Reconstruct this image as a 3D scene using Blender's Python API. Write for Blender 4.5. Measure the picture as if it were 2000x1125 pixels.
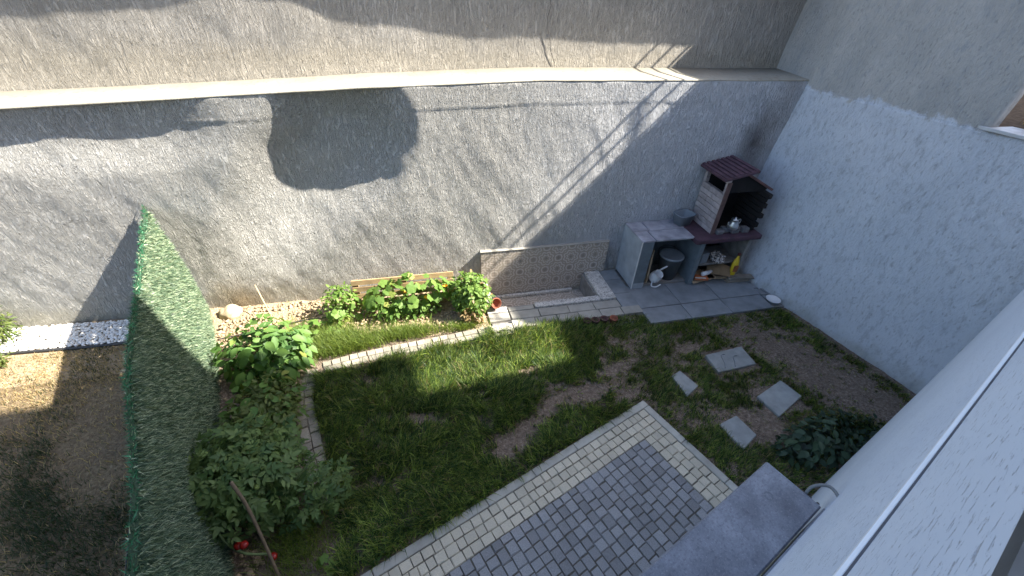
import bpy, bmesh, math, random
import numpy as np
from mathutils import Vector, Matrix
random.seed(7); rng = np.random.default_rng(7)
R = math.radians
scene = bpy.context.scene
for o in list(bpy.data.objects): bpy.data.objects.remove(o)
C = scene.collection

# ------------------------------------------------------------------ camera
CAM_H = 3.8
YAW, PITCH, ROLL = 0.25897, 0.64222, 0.05406
fwd = Vector((math.sin(YAW)*math.cos(PITCH), math.cos(YAW)*math.cos(PITCH), -math.sin(PITCH)))
rt = Vector((math.cos(YAW), -math.sin(YAW), 0)); up = rt.cross(fwd)
r2 = rt*math.cos(ROLL)+up*math.sin(ROLL); u2 = -rt*math.sin(ROLL)+up*math.cos(ROLL)
cd = bpy.data.cameras.new('camera'); cam = bpy.data.objects.new('camera', cd); C.objects.link(cam)
M = Matrix((r2, u2, -fwd)).transposed().to_4x4(); M.translation = Vector((0, 0, CAM_H)); cam.matrix_world = M
cd.sensor_width = 36; cd.lens = 15.095; cd.clip_start = 0.01; cd.clip_end = 2000
scene.camera = cam

# ------------------------------------------------------------------ sky, sun, exposure
KX, SY = 0.99, 0.19                      # light moves by (-KX, SY, -1)
travel = Vector((-KX, SY, -1)).normalized()
w = bpy.data.worlds.new('World'); scene.world = w; w.use_nodes = True
nt = w.node_tree; nt.nodes.clear()
sky = nt.nodes.new('ShaderNodeTexSky'); sky.sky_type = 'NISHITA'; sky.sun_disc = False
sky.sun_elevation = math.asin(-travel.z)
sky.sun_rotation = math.atan2(-travel.x, -travel.y)
sky.air_density = 1.0; sky.dust_density = 1.8; sky.ozone_density = 1.0
bg = nt.nodes.new('ShaderNodeBackground'); bg.inputs[1].default_value = 0.112
wo = nt.nodes.new('ShaderNodeOutputWorld')
nt.links.new(sky.outputs[0], bg.inputs[0]); nt.links.new(bg.outputs[0], wo.inputs[0])
sd = bpy.data.lights.new('sun', 'SUN'); sd.energy = 5.0; sd.angle = R(0.55); sd.color = (1, 0.93, 0.80)
sun = bpy.data.objects.new('sun', sd); C.objects.link(sun)
sun.rotation_euler = (-travel).to_track_quat('Z', 'Y').to_euler(); sun.location = (10, -2, 12)
vs = scene.view_settings; vs.view_transform = 'Standard'; vs.look = 'None'; vs.gamma = 1; vs.use_curve_mapping = False
vs.exposure = 1.97

# ------------------------------------------------------------------ node helpers
class NB:
    def __init__(s, name):
        s.m = bpy.data.materials.new(name); s.m.use_nodes = True; s.t = s.m.node_tree; s.t.nodes.clear()
        s.out = s.n('ShaderNodeOutputMaterial')
        s.p = s.n('ShaderNodeBsdfPrincipled'); s.l(s.p.outputs[0], s.out.inputs[0])
    def n(s, ty, **kw):
        x = s.t.nodes.new(ty)
        for k, v in kw.items(): setattr(x, k, v)
        return x
    def l(s, a, b): s.t.links.new(a, b)
    def put(s, sock, v):
        if hasattr(v, 'is_output'): s.l(v, sock)
        else: sock.default_value = v
    def math(s, op, a, b=0.0, c=None):
        x = s.n('ShaderNodeMath', operation=op); s.put(x.inputs[0], a); s.put(x.inputs[1], b)
        if c is not None: s.put(x.inputs[2], c)
        return x.outputs[0]
    def vmul(s, v, k):
        x = s.n('ShaderNodeVectorMath', operation='MULTIPLY'); s.put(x.inputs[0], v); x.inputs[1].default_value = k; return x.outputs[0]
    def vadd(s, v, k):
        x = s.n('ShaderNodeVectorMath', operation='ADD'); s.put(x.inputs[0], v); s.put(x.inputs[1], k); return x.outputs[0]
    def pos(s): return s.n('ShaderNodeNewGeometry').outputs['Position']
    def obj(s): return s.n('ShaderNodeTexCoord').outputs['Object']
    def rand(s): return s.n('ShaderNodeObjectInfo').outputs['Random']
    def xyz(s, v):
        x = s.n('ShaderNodeSeparateXYZ'); s.put(x.inputs[0], v); return x.outputs
    def noise(s, v, scale, detail=4, rough=.55, dist=0):
        x = s.n('ShaderNodeTexNoise'); s.put(x.inputs['Vector'], v); x.inputs['Scale'].default_value = scale
        x.inputs['Detail'].default_value = detail; x.inputs['Roughness'].default_value = rough; x.inputs['Distortion'].default_value = dist
        return x.outputs['Fac']
    def vor(s, v, scale, feature='F1', out='Distance'):
        x = s.n('ShaderNodeTexVoronoi', feature=feature); s.put(x.inputs['Vector'], v); x.inputs['Scale'].default_value = scale
        return x.outputs[out]
    def ramp(s, f, stops):
        x = s.n('ShaderNodeValToRGB'); s.put(x.inputs[0], f); e = x.color_ramp.elements
        while len(e) < len(stops): e.new(.5)
        for q, (p, c) in zip(e, stops):
            q.position = p; q.color = (c, c, c, 1) if isinstance(c, (int, float)) else (*c, 1)
        return x.outputs[0]
    def mix(s, f, a, b, mode='MIX'):
        x = s.n('ShaderNodeMix', data_type='RGBA', blend_type=mode); s.put(x.inputs[0], f)
        for i, v in ((6, a), (7, b)):
            s.put(x.inputs[i], v if hasattr(v, 'is_output') else (*v, 1))
        return x.outputs[2]
    def bump(s, h, strength=.5, dist=.01, prev=None):
        x = s.n('ShaderNodeBump'); x.inputs['Strength'].default_value = strength; x.inputs['Distance'].default_value = dist
        s.put(x.inputs['Height'], h)
        if prev: s.l(prev, x.inputs['Normal'])
        return x.outputs[0]
    def done(s, col=None, rough=.8, normal=None, metal=None, spec=None):
        if col is not None: s.put(s.p.inputs['Base Color'], col if hasattr(col, 'is_output') else (*col, 1))
        s.put(s.p.inputs['Roughness'], rough)
        if normal: s.l(normal, s.p.inputs['Normal'])
        if metal is not None: s.put(s.p.inputs['Metallic'], metal)
        if spec is not None: s.p.inputs['Specular IOR Level'].default_value = spec
        return s.m
    def spot(s, v, c, rad, hard=.5, nscale=4, namp=.5):
        """soft mask (1 inside) round point c with radii rad, ragged by noise"""
        d = s.n('ShaderNodeVectorMath', operation='SUBTRACT'); s.put(d.inputs[0], v); d.inputs[1].default_value = c
        q = s.vmul(d.outputs[0], tuple(1/r for r in rad))
        ln = s.n('ShaderNodeVectorMath', operation='LENGTH'); s.l(q, ln.inputs[0])
        nz = s.noise(v, nscale, 5)
        f = s.math('ADD', ln.outputs['Value'], s.math('MULTIPLY', s.math('SUBTRACT', nz, .5), namp*2))
        return s.ramp(f, [(max(0, 1-hard)*.6, 1.0), (.98, 0.0)])

def simple(name, col, vary=.15, scale=12, rough=.75, bump=.2, bscale=60, bdist=.004, metal=None, randv=0, spec=None):
    b = NB(name); v = b.obj()
    off = b.n('ShaderNodeVectorMath', operation='ADD'); b.l(v, off.inputs[0])
    sc = b.n('ShaderNodeVectorMath', operation='SCALE'); sc.inputs[0].default_value = (37, 53, 71); b.l(b.rand(), sc.inputs[3]); b.l(sc.outputs[0], off.inputs[1])
    v = off.outputs[0]
    n1 = b.noise(v, scale, 5)
    lo = tuple(c*(1-vary) for c in col); hi = tuple(min(1, c*(1+vary)) for c in col)
    c = b.ramp(n1, [(.3, lo), (.7, hi)])
    if randv:
        k = b.math('ADD', b.math('MULTIPLY', b.rand(), 2*randv), 1-randv)
        g = b.n('ShaderNodeCombineColor'); [b.l(k, g.inputs[i]) for i in range(3)]
        c = b.mix(1.0, c, g.outputs[0], 'MULTIPLY')
    nr = b.bump(b.noise(v, bscale, 4), bump, bdist) if bump else None
    return b.done(c, rough, nr, metal, spec)

# ------------------------------------------------------------------ mesh helpers
def link(name, me, mat=None, parent=None, smooth=False):
    o = bpy.data.objects.new(name, me); C.objects.link(o)
    if mat and not me.materials: me.materials.append(mat)
    if smooth: me.polygons.foreach_set('use_smooth', [True]*len(me.polygons))
    if parent: o.parent = parent
    return o
def tag(o, label=None, cat=None, group=None, kind=None):
    for k, v in (('label', label), ('category', cat), ('group', group), ('kind', kind)):
        if v: o[k] = v
    return o
def thing(name, label, cat, loc=(0, 0, 0), rz=0, group=None, kind=None):
    o = bpy.data.objects.new(name, None); C.objects.link(o); o.location = loc; o.rotation_euler = (0, 0, rz); o.empty_display_size = .1
    return tag(o, label, cat, group, kind)
def pyd(name, v, f):
    me = bpy.data.meshes.new(name); me.from_pydata([tuple(map(float, q)) for q in v], [], f); me.update(); return me
def npmesh(name, v, quads, tris=None, col=None):
    v = np.asarray(v, np.float32); me = bpy.data.meshes.new(name); me.vertices.add(len(v)); me.vertices.foreach_set('co', v.ravel())
    loops = []; starts = []; tot = 0
    q = np.asarray(quads, np.int32).reshape(-1, 4) if quads is not None else np.zeros((0, 4), np.int32)
    t = np.asarray(tris, np.int32).reshape(-1, 3) if tris is not None else np.zeros((0, 3), np.int32)
    li = np.concatenate([q.ravel(), t.ravel()]); st = np.concatenate([np.arange(len(q))*4, len(q)*4+np.arange(len(t))*3])
    me.loops.add(len(li)); me.loops.foreach_set('vertex_index', li)
    me.polygons.add(len(st)); me.polygons.foreach_set('loop_start', st.astype(np.int32))
    if col is not None:
        a = me.color_attributes.new('tint', 'FLOAT_COLOR', 'POINT'); cc = np.ones((len(v), 4), np.float32); cc[:, :3] = col; a.data.foreach_set('color', cc.ravel())
    me.update(calc_edges=True); me.validate(); return me
def bm_mesh(name, bm):
    me = bpy.data.meshes.new(name); bmesh.ops.recalc_face_normals(bm, faces=bm.faces); bm.to_mesh(me); bm.free(); return me
def bm_box(bm, x0, x1, y0, y1, z0, z1, bev=0, jit=0):
    vs_ = [bm.verts.new((x+random.uniform(-jit, jit), y+random.uniform(-jit, jit), z)) for z in (z0, z1) for y in (y0, y1) for x in (x0, x1)]
    fs = [(0, 1, 3, 2), (4, 6, 7, 5), (0, 4, 5, 1), (2, 3, 7, 6), (0, 2, 6, 4), (1, 5, 7, 3)]
    ff = [bm.faces.new([vs_[i] for i in f]) for f in fs]
    if bev:
        bmesh.ops.bevel(bm, geom=list({e for f in ff for e in f.edges}), offset=bev, segments=2 if bev > .008 else 1, affect='EDGES', profile=.6)
def box(name, x0, x1, y0, y1, z0, z1, mat, parent=None, bev=.004, jit=0, rot=None, piv=None):
    bm = bmesh.new(); bm_box(bm, x0, x1, y0, y1, z0, z1, bev, jit)
    if rot:
        bmesh.ops.rotate(bm, verts=bm.verts, cent=piv or ((x0+x1)/2, (y0+y1)/2, (z0+z1)/2), matrix=rot)
    return link(name, bm_mesh(name, bm), mat, parent)
def prism(name, pts, z0, z1, mat, parent=None, bev=0):
    bm = bmesh.new(); b = [bm.verts.new((*p[:2], z0)) for p in pts]; t = [bm.verts.new((*p[:2], z1)) for p in pts]; n = len(pts)
    bm.faces.new(b[::-1]); top = bm.faces.new(t)
    for i in range(n): bm.faces.new((b[i], b[(i+1) % n], t[(i+1) % n], t[i]))
    if bev: bmesh.ops.bevel(bm, geom=list(bm.edges), offset=bev, segments=1, affect='EDGES')
    return link(name, bm_mesh(name, bm), mat, parent)
def lathe(name, prof, mat, parent=None, n=28, loc=(0, 0, 0), sx=1, sy=1, rot=None):
    v = []; f = []
    for (r, z) in prof:
        for k in range(n):
            a = 2*math.pi*k/n; v.append((r*math.cos(a)*sx, r*math.sin(a)*sy, z))
    for i in range(len(prof)-1):
        for k in range(n):
            f.append((i*n+k, i*n+(k+1) % n, (i+1)*n+(k+1) % n, (i+1)*n+k))
    if prof[0][0] > 1e-4: f.append(tuple(range(n))[::-1])
    o = link(name, pyd(name, v, f), mat, parent, True); o.location = loc
    if rot: o.rotation_euler = rot
    return o
def tube(name, pts, r, mat, parent=None, n=7, r1=None):
    pts = [Vector(p) for p in pts]; v = []; f = []; m = len(pts)
    for i, p in enumerate(pts):
        d = (pts[min(i+1, m-1)]-pts[max(i-1, 0)]).normalized(); a = d.orthogonal().normalized()
        if i and abs(a.dot(pa)) < .99: a = (pa - d*pa.dot(d)).normalized()
        pa = a; b = d.cross(a); rr = r if r1 is None else r+(r1-r)*i/(m-1)
        for k in range(n):
            t = 2*math.pi*k/n; v.append(p+a*rr*math.cos(t)+b*rr*math.sin(t))
    for i in range(m-1):
        for k in range(n): f.append((i*n+k, i*n+(k+1) % n, (i+1)*n+(k+1) % n, (i+1)*n+k))
    f.append(tuple(range(n))[::-1]); f.append(tuple((m-1)*n+k for k in range(n)))
    return link(name, pyd(name, v, f), mat, parent, True)
def curve(pts, n=24):
    """Catmull-Rom through pts"""
    P = [Vector(p) for p in pts]; P = [P[0]*2-P[1]]+P+[P[-1]*2-P[-2]]; out = []
    for i in range(1, len(P)-2):
        for k in range(n):
            t = k/n; a, b, c, d = P[i-1:i+3]
            out.append(.5*((2*b)+(c-a)*t+(2*a-5*b+4*c-d)*t*t+(3*b-a-3*c+d)*t**3))
    return out+[P[-2]]
def grid_noise(x, y, s, seed=0, octv=3):
    """cheap smooth value noise, vectorised"""
    out = np.zeros_like(x); amp = 1; tot = 0
    for o in range(octv):
        g = np.random.default_rng(seed*31+o).random((257, 257))*2-1
        fx = x*s+1000.3; fy = y*s+1000.7; ix = np.floor(fx).astype(int); iy = np.floor(fy).astype(int); tx = fx-ix; ty = fy-iy
        tx = tx*tx*(3-2*tx); ty = ty*ty*(3-2*ty); a = ix % 256; b = iy % 256
        out += amp*((g[a, b]*(1-tx)+g[a+1, b]*tx)*(1-ty)+(g[a, b+1]*(1-tx)+g[a+1, b+1]*tx)*ty); tot += amp; amp *= .5; s *= 2
    return out/tot
def gridfaces(nx, ny, keep=None):
    i = np.arange(nx-1)[:, None]*ny+np.arange(ny-1)[None, :]
    q = np.stack([i, i+ny, i+ny+1, i+1], -1)
    return q.reshape(-1, 4) if keep is None else q[keep]

# ------------------------------------------------------------------ shared frames
UA = 0.36326
U = Vector((math.cos(UA), math.sin(UA), 0)); V = Vector((-math.sin(UA), math.cos(UA), 0))
def uv(s, v, z=0.0): p = U*s+V*v; return Vector((p.x, p.y, z))
YW, YU = 5.09, 5.75                       # faces of the lower and upper back wall
def zl(x): return np.interp(x, [-9, -3.6, -.43, 1.58, 6], [2.40, 2.56, 2.72, 2.79, 2.785])
def rx(y, z): return (4.85-.218*(y-5.09) if y < 5.09 else 4.85+.12*(y-5.09))+.13*z   # face of the right wall

# ------------------------------------------------------------------ materials
def stucco(name, kind):
    b = NB(name); p = b.pos(); X, Y, Z = b.xyz(p)
    flow = b.vmul(p, (1, 1, {'side': .40, 'upper': .17, 'lower': .25}[kind]))
    wob = b.n('ShaderNodeTexNoise'); b.l(p, wob.inputs['Vector']); wob.inputs['Scale'].default_value = 3
    f2 = b.vadd(flow, b.vmul(wob.outputs['Color'], (.06, .06, .02)))
    big = b.noise(p, 1.1, 5); mid = b.noise(f2, 34, 5, .65); fine = b.noise(f2, 90, 3, .6)
    worm = b.ramp(b.math('ABSOLUTE', b.math('SUBTRACT', mid, .5)), [(0, 0.0), (.09, 1.0)])
    pit = b.ramp(b.noise(f2, 45, 3, .5), [(.30, 0.0), (.40, 1.0)])
    if kind == 'lower':
        c = b.ramp(big, [(.3, (.48, .47, .45)), (.7, (.59, .58, .555))])
        fresh = b.ramp(b.math('ADD', X, b.math('MULTIPLY', b.math('SUBTRACT', big, .5), 1.5)), [(0, 0.0), (1, 1.0)])
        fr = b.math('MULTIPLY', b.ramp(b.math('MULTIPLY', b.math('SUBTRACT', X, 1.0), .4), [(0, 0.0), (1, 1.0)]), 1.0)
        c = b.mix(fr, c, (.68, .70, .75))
        low = b.ramp(b.math('ADD', b.math('MULTIPLY', Z, .9), b.math('MULTIPLY', b.math('SUBTRACT', b.noise(p, 3.5, 4), .5), 1.1)), [(.05, 1.0), (.36, 0.0)])
        c = b.mix(b.math('MULTIPLY', low, .45), c, (.36, .33, .24))
        c = b.mix(b.math('MULTIPLY', b.spot(p, (-2.35, 5.05, .12), (.5, .4, .42), .7, 6, .35), .7), c, (.26, .19, .10))
        c = b.mix(b.math('MULTIPLY', b.spot(p, (4.72, 5.05, 1.98), (.30, .5, .62), .85, 5, .35), .9), c, (.13, .12, .12))
        c = b.mix(b.math('MULTIPLY', b.spot(p, (4.95, 5.05, 1.2), (.5, .6, .9), .9, 5, .3), .45), c, (.20, .18, .17))
        c = b.mix(b.math('MULTIPLY', b.spot(p, (4.98, 5.05, 2.3), (.32, .5, .75), .9, 3, .4), .5), c, (.36, .33, .31))
        st, ds = 1.0, .050
    elif kind == 'upper':
        c = b.ramp(big, [(.3, (.39, .37, .34)), (.7, (.48, .455, .42))])
        low = b.ramp(b.math('SUBTRACT', Z, b.math('ADD', 2.7, b.math('MULTIPLY', b.noise(p, 2.5, 4), .35))), [(0, 1.0), (.22, 0.0)])
        c = b.mix(b.math('MULTIPLY', low, .4), c, (.42, .37, .28))
        st, ds = 1.0, .040
    else:
        nz = b.math('SUBTRACT', b.noise(b.vmul(p, (1, 1, .6)), 4.5, 6, .65), .5)
        edge = b.ramp(b.math('ADD', b.math('ADD', b.math('SUBTRACT', Z, 2.70), .5), b.math('MULTIPLY', nz, .42)), [(.485, 0.0), (.515, 1.0)])
        paint = b.ramp(big, [(.3, (.54, .58, .64)), (.7, (.64, .67, .72))])
        old = b.ramp(b.noise(f2, 3, 5), [(.3, (.37, .37, .36)), (.7, (.50, .49, .47))])
        c = b.mix(edge, paint, old)
        low = b.ramp(b.math('ADD', Z, b.math('MULTIPLY', b.math('SUBTRACT', b.noise(p, 5, 4), .5), .5)), [(.02, 1.0), (.2, 0.0)])
        c = b.mix(b.math('MULTIPLY', low, .5), c, (.30, .30, .25))
        c = b.mix(b.math('MULTIPLY', b.spot(p, (5.0, 4.6, .9), (.5, .5, .9), .9, 5, .3), .3), c, (.35, .34, .33))
        st, ds = .8, .010
    c = b.mix(b.math('MULTIPLY', b.math('SUBTRACT', 1.0, pit), .35 if kind != 'lower' else .25), c, (.2, .2, .2))
    if kind == 'side':
        c = b.mix(b.ramp(b.noise(f2, 16, 5, .7), [(.52, 0.0), (.70, .6)]), c, (.30, .32, .35))
    h = b.math('ADD', b.math('MULTIPLY', worm, .35), b.math('ADD', b.math('MULTIPLY', mid, 1.0), b.math('MULTIPLY', fine, .35)))
    h = b.math('ADD', h, b.math('MULTIPLY', pit, .35))
    return b.done(c, .92, b.bump(h, st, ds), spec=.2)
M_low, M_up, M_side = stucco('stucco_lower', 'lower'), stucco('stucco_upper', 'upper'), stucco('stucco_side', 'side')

def ledge_mat():
    b = NB('ledge_paint'); p = b.pos(); c = b.ramp(b.noise(p, 2.5, 5), [(.3, (.28, .26, .215)), (.7, (.35, .33, .28))])
    c = b.mix(b.ramp(b.noise(b.vmul(p, (1, .6, 1)), 22, 6, .7), [(.54, 0.0), (.66, .7)]), c, (.19, .17, .135))
    return b.done(c, .85, b.bump(b.noise(p, 60, 4), .35, .006))
M_ledge = ledge_mat()

def facade_mat():
    b = NB('facade_render'); o = b.obj(); f = b.vmul(o, (.28, 1, 1)); c = b.ramp(b.noise(o, 1.5, 4), [(.3, (.51, .58, .68)), (.7, (.59, .66, .75))])
    pit = b.ramp(b.noise(f, 150, 5, .68), [(.345, 1.0), (.42, 0.0)])
    zz = b.xyz(o)[2]
    c = b.mix(b.math('MULTIPLY', pit, b.ramp(b.math('SUBTRACT', zz, 2.6), [(0, .22), (.7, .55)])), c, (.30, .30, .33))
    return b.done(c, .8, b.bump(b.math('SUBTRACT', 1.0, pit), .6, .004))
M_fac = facade_mat()

def soil_mat():
    b = NB('garden_soil'); p = b.pos(); X, Y, Z = b.xyz(p)
    n1 = b.noise(p, 2.2, 6); n2 = b.noise(p, 30, 5, .7)
    c = b.ramp(n2, [(.28, (.08, .06, .045)), (.5, (.20, .155, .12)), (.75, (.38, .31, .25))])
    left = b.ramp(b.math('MULTIPLY', b.math('ADD', X, b.math('MULTIPLY', Y, .3)), -1.0), [(.9, 0.0), (.95, 0.0)])
    lf = b.math('GREATER_THAN', b.math('ADD', b.math('MULTIPLY', X, -1.0), b.math('MULTIPLY', Y, -.36)), .98)
    dry = b.ramp(n2, [(.3, (.09, .065, .04)), (.6, (.23, .175, .10)), (.8, (.36, .29, .18))])
    c = b.mix(b.math('MULTIPLY', lf, .8), c, dry)
    bed = b.math('MULTIPLY', b.math('GREATER_THAN', Y, 4.1), b.math('LESS_THAN', X, .85))
    pale = b.ramp(n2, [(.3, (.30, .22, .14)), (.7, (.52, .42, .29))])
    c = b.mix(b.math('MULTIPLY', bed, .85), c, pale)
    c = b.mix(b.ramp(n1, [(.45, 0.0), (.65, .35)]), c, (.13, .10, .075))
    peb = b.vor(p, 60); h = b.math('ADD', b.math('MULTIPLY', n2, 1.0), b.math('MULTIPLY', peb, .6))
    return b.done(c, .95, b.bump(h, .9, .018), spec=.1)
M_soil = soil_mat()

def leafmat(name, lo, hi, trans=.45, rough=.5, attr=False, brown=None):
    b = NB(name); t = b.t
    if attr:
        a = b.n('ShaderNodeAttribute', attribute_name='tint'); c = a.outputs['Color']
    else:
        c = b.ramp(b.rand(), [(0, lo), (.9, hi), (1, brown or hi)])
        c = b.mix(b.ramp(b.noise(b.obj(), 30, 3), [(.35, 0.0), (.7, .35)]), c, tuple(q*1.5 for q in hi))
    b.put(b.p.inputs['Base Color'], c); b.p.inputs['Roughness'].default_value = rough; b.p.inputs['Specular IOR Level'].default_value = .35
    tr = b.n('ShaderNodeBsdfTranslucent'); k = b.mix(1.0, c, (1.25, 1.15, .5), 'MULTIPLY'); b.l(k, tr.inputs[0])
    mx = b.n('ShaderNodeMixShader'); mx.inputs[0].default_value = trans; b.l(b.p.outputs[0], mx.inputs[1]); b.l(tr.outputs[0], mx.inputs[2]); b.l(mx.outputs[0], b.out.inputs[0])
    return b.m
M_grass = leafmat('grass_blade', None, None, .5, .45, True)
M_fol = leafmat('foliage', None, None, .4, .5, True)
M_cuc = leafmat('squash_leaf', (.10, .20, .04), (.20, .32, .075), .45, .55, brown=(.34, .34, .09))
M_ovate = leafmat('broad_leaf', (.055, .14, .035), (.14, .25, .06), .4, .55, brown=(.26, .27, .07))
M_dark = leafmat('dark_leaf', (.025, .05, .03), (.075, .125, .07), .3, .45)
M_stem = simple('green_stem', (.12, .17, .06), .2, 20, .6, .1)
M_turf = leafmat('plastic_turf', None, None, .25, .4, True)

# ================================================================== GROUND
def in_patio(x, y, pad=0):
    s = x*U.x+y*U.y; v = x*V.x+y*V.y
    return (s < 3.04+pad) & (v < 1.64+pad)
def fence_x(y): return -1.50-(y-1.1)*(2.87-1.50)/(5.1-1.1)      # foot line of the turf fence
HX0, HX1, HY0 = .93, 2.50, 4.42
def build_ground():
    nx, ny = 330, 165; xs = np.linspace(-7.4, 5.8, nx); ys = np.linspace(-1.5, 5.1, ny); X, Y = np.meshgrid(xs, ys, indexing='ij')
    z = .018*grid_noise(X, Y, 1.6, 1)+.012*grid_noise(X, Y, 7, 2)
    bed = ((Y > 4.12) & (X < .8) & (X > fence_x(Y))) | ((X < -1.35) & (X > fence_x(Y)))
    z = z+np.where(bed, .03+.03*grid_noise(X, Y, 9, 3), 0)
    z = np.where(in_patio(X, Y, -.05), -.06, z); z = np.where((X > .85) & (Y > 4.05), -.03, z); z = np.where((X > 2.98) & (Y > 3.8), -.03, z)
    ci = (X[:-1, :-1]+X[1:, 1:])/2; cj = (Y[:-1, :-1]+Y[1:, 1:])/2
    keep = ~((ci > HX0) & (ci < HX1) & (cj > HY0))
    v = np.stack([X, Y, z], -1).reshape(-1, 3); q = gridfaces(nx, ny, keep)
    n0 = len(v); e = []; eq = []
    for (a, b_, c, d) in ((-300, -7.4, -300, 300), (5.8, 300, -300, 300), (-7.4, 5.8, -300, -1.5), (-7.4, 5.8, 5.1, 300)):
        i = n0+len(e); e += [(a, c, -.02), (b_, c, -.02), (b_, d, -.02), (a, d, -.02)]
        eq.append((i, i+1, i+2, i+3))
    o = link('ground', npmesh('ground', np.concatenate([v, e]), np.concatenate([q, eq])), M_soil, None, True)
    tag(o, 'brown garden soil showing through worn lawn and planting beds', 'ground', kind='structure')
build_ground()

# ================================================================== WALLS
def smooth(t): t = np.clip(t, 0, 1); return t*t*(3-2*t)
def lower_face():
    nx, nz = 760, 150; xs = np.linspace(-9, 5.55, nx); T = np.linspace(0, 1, nz); X = np.repeat(xs[:, None], nz, 1); top = zl(X)-.004
    Z = -.35+(top+.35)*T[None, :]
    o = .014*grid_noise(X, Z, 1.3, 5)+.010*grid_noise(X+.5*Z, Z*.4, 3.1, 6)+.004*grid_noise(X, Z*.6, 9, 8)
    o = o*(.25+.75*smooth((top-Z)/.6))
    def rec(cx, cz, ax, az, D, rot=0.0, p=.85):
        dx = X-cx; dz = Z-cz; c, s = math.cos(rot), math.sin(rot); a = (dx*c+dz*s)/ax; b = (-dx*s+dz*c)/az
        a = np.where(a < 0, a*.4, a); r = np.sqrt(a*a+b*b)+.07*grid_noise(X, Z, 2.2, 11); return -D*smooth((1.35-r)/p)
    o = o+rec(-.74, 2.12, .74, .62, .235, .8, 1.05)+rec(-2.55, 2.34, .62, .36, .062, .1, 1.2)+rec(-3.9, 2.34, .50, .34, .050, .1, 1.3)+rec(-4.8, 2.2, .7, .4, .05)
    seam = top-.245+.012*grid_noise(X, X*0, 2.5, 12); o = o+.004*smooth((Z-seam)/.03)+.006*np.exp(-((Z-seam)/.014)**2)
    o = o-.010*smooth((Z-(top-.02))/.02)
    Yv = YW-o
    v = np.stack([X, Yv, Z], -1).reshape(-1, 3)
    return npmesh('wall_face', v, gridfaces(nx, nz)[:, [0, 1, 2, 3]])
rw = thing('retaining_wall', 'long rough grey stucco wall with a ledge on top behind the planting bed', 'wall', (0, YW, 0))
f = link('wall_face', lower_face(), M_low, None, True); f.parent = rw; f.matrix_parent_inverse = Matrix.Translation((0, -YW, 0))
def keepworld(o, p):
    o.parent = p; o.matrix_parent_inverse = Matrix.Translation(-p.location) if p.rotation_euler.z == 0 else p.matrix_basis.inverted(); return o
def ledge_mesh():
    xs = np.linspace(-9, 5.55, 300); v = []; fq = []
    zz = zl(xs)+.006*grid_noise(xs, xs*0, 1.5, 14); yf = YW-.008+.005*grid_noise(xs, xs*0, 2.3, 15)
    for k, x in enumerate(xs):
        v += [(x, yf[k]+.006, zz[k]-.022), (x, yf[k], zz[k]-.010), (x, yf[k]+.010, zz[k]), (x, YU+.05, zz[k]+.004), (x, YU+.05, zz[k]-.022)]
    for k in range(len(xs)-1):
        for j in range(5): a = k*5+j; b_ = k*5+(j+1) % 5; fq.append((a, a+5, b_+5, b_))
    return npmesh('ledge', v, fq)
keepworld(link('ledge', ledge_mesh(), M_ledge), rw).select_set(False)
# a few chips and droppings on the ledge
M_coping = simple('marble_coping', (.50, .52, .54), .2, 9, .5, .1)
M_chip = simple('dark_chip', (.05, .05, .055), .3, 30, .8, 0)
uw = thing('upper_wall', 'beige grey stucco wall set back above the ledge with a thin crack', 'wall', (0, YU, 2.7))
def upper_face():
    nx, nz = 500, 90; xs = np.linspace(-9, 5.6, nx); zs = np.linspace(2.3, 5.4, nz); X, Z = np.meshgrid(xs, zs, indexing='ij')
    o = .012*grid_noise(X, Z, 1.2, 21)+.006*grid_noise(X, Z*.5, 4, 22)
    h = np.clip(Z-zl(X), 0, None)
    pe = np.interp(X, [-9, -3.6, -2.5, -1.7, -1.05, -.7, .05, .75, 1.7, 3.6, 5], [.13, .132, .122, .105, .110, .127, .140, .155, .150, .165, .165])
    o = o+.035*np.exp(-h/.16)+(.132-pe)*1.27                        # slight flare at the foot; depth along x shapes the added coping's shadow edge
    return npmesh('wall_face', np.stack([X, YU-o+.05, Z], -1).reshape(-1, 3), gridfaces(nx, nz))
keepworld(link('wall_face', upper_face(), M_up, None, True), uw)
keepworld(box('coping', -9, 5.6, YU-.167+.05, YU+.4, 4.10, 4.18, M_coping, None, .004), uw)  # unseen overhang added to shade the top of this wall
crack = [(1.80, 3.60), (1.83, 3.45), (1.80, 3.33), (1.815, 3.20), (1.86, 3.07), (1.88, 2.95), (1.93, 2.84)]
ck = keepworld(tube('crack', [(x, YU+.052-.035*math.exp(-max(z-2.79, 0)/.16)+.010, z) for x, z in crack], .0028, M_chip, n=5), uw)

sw = thing('side_wall', 'tall leaning stucco wall, white below and bare grey above a ragged paint line', 'wall', (5.1, 3.7, 0))
def side_face(y0, y1, z1, z0=-.3, dy=.04, th=.28):
    ys = np.arange(y0, y1+dy/2, dy); zs = np.linspace(z0, z1, int((z1-z0)/.04)); Y, Z = np.meshgrid(ys, zs, indexing='ij')
    X = np.vectorize(rx)(Y, Z)+.010*grid_noise(Y, Z, 1.4, 31)+.005*grid_noise(Y, Z, 5, 32)
    n, m = Y.shape; v = np.stack([X, Y, Z], -1).reshape(-1, 3)
    bk = np.stack([X+th, Y, Z], -1).reshape(-1, 3)
    q = gridfaces(n, m); qb = q[:, ::-1]+n*m
    idx = np.arange(n*m).reshape(n, m); rim = []
    for a in (idx[:, -1], idx[0, :], idx[-1, :]):
        rim += [(a[i], a[i+1], a[i+1]+n*m, a[i]+n*m) for i in range(len(a)-1)]
    return npmesh('wall_face', np.concatenate([v, bk]), np.concatenate([q, qb, np.array(rim)]))
YE = 3.17
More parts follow.
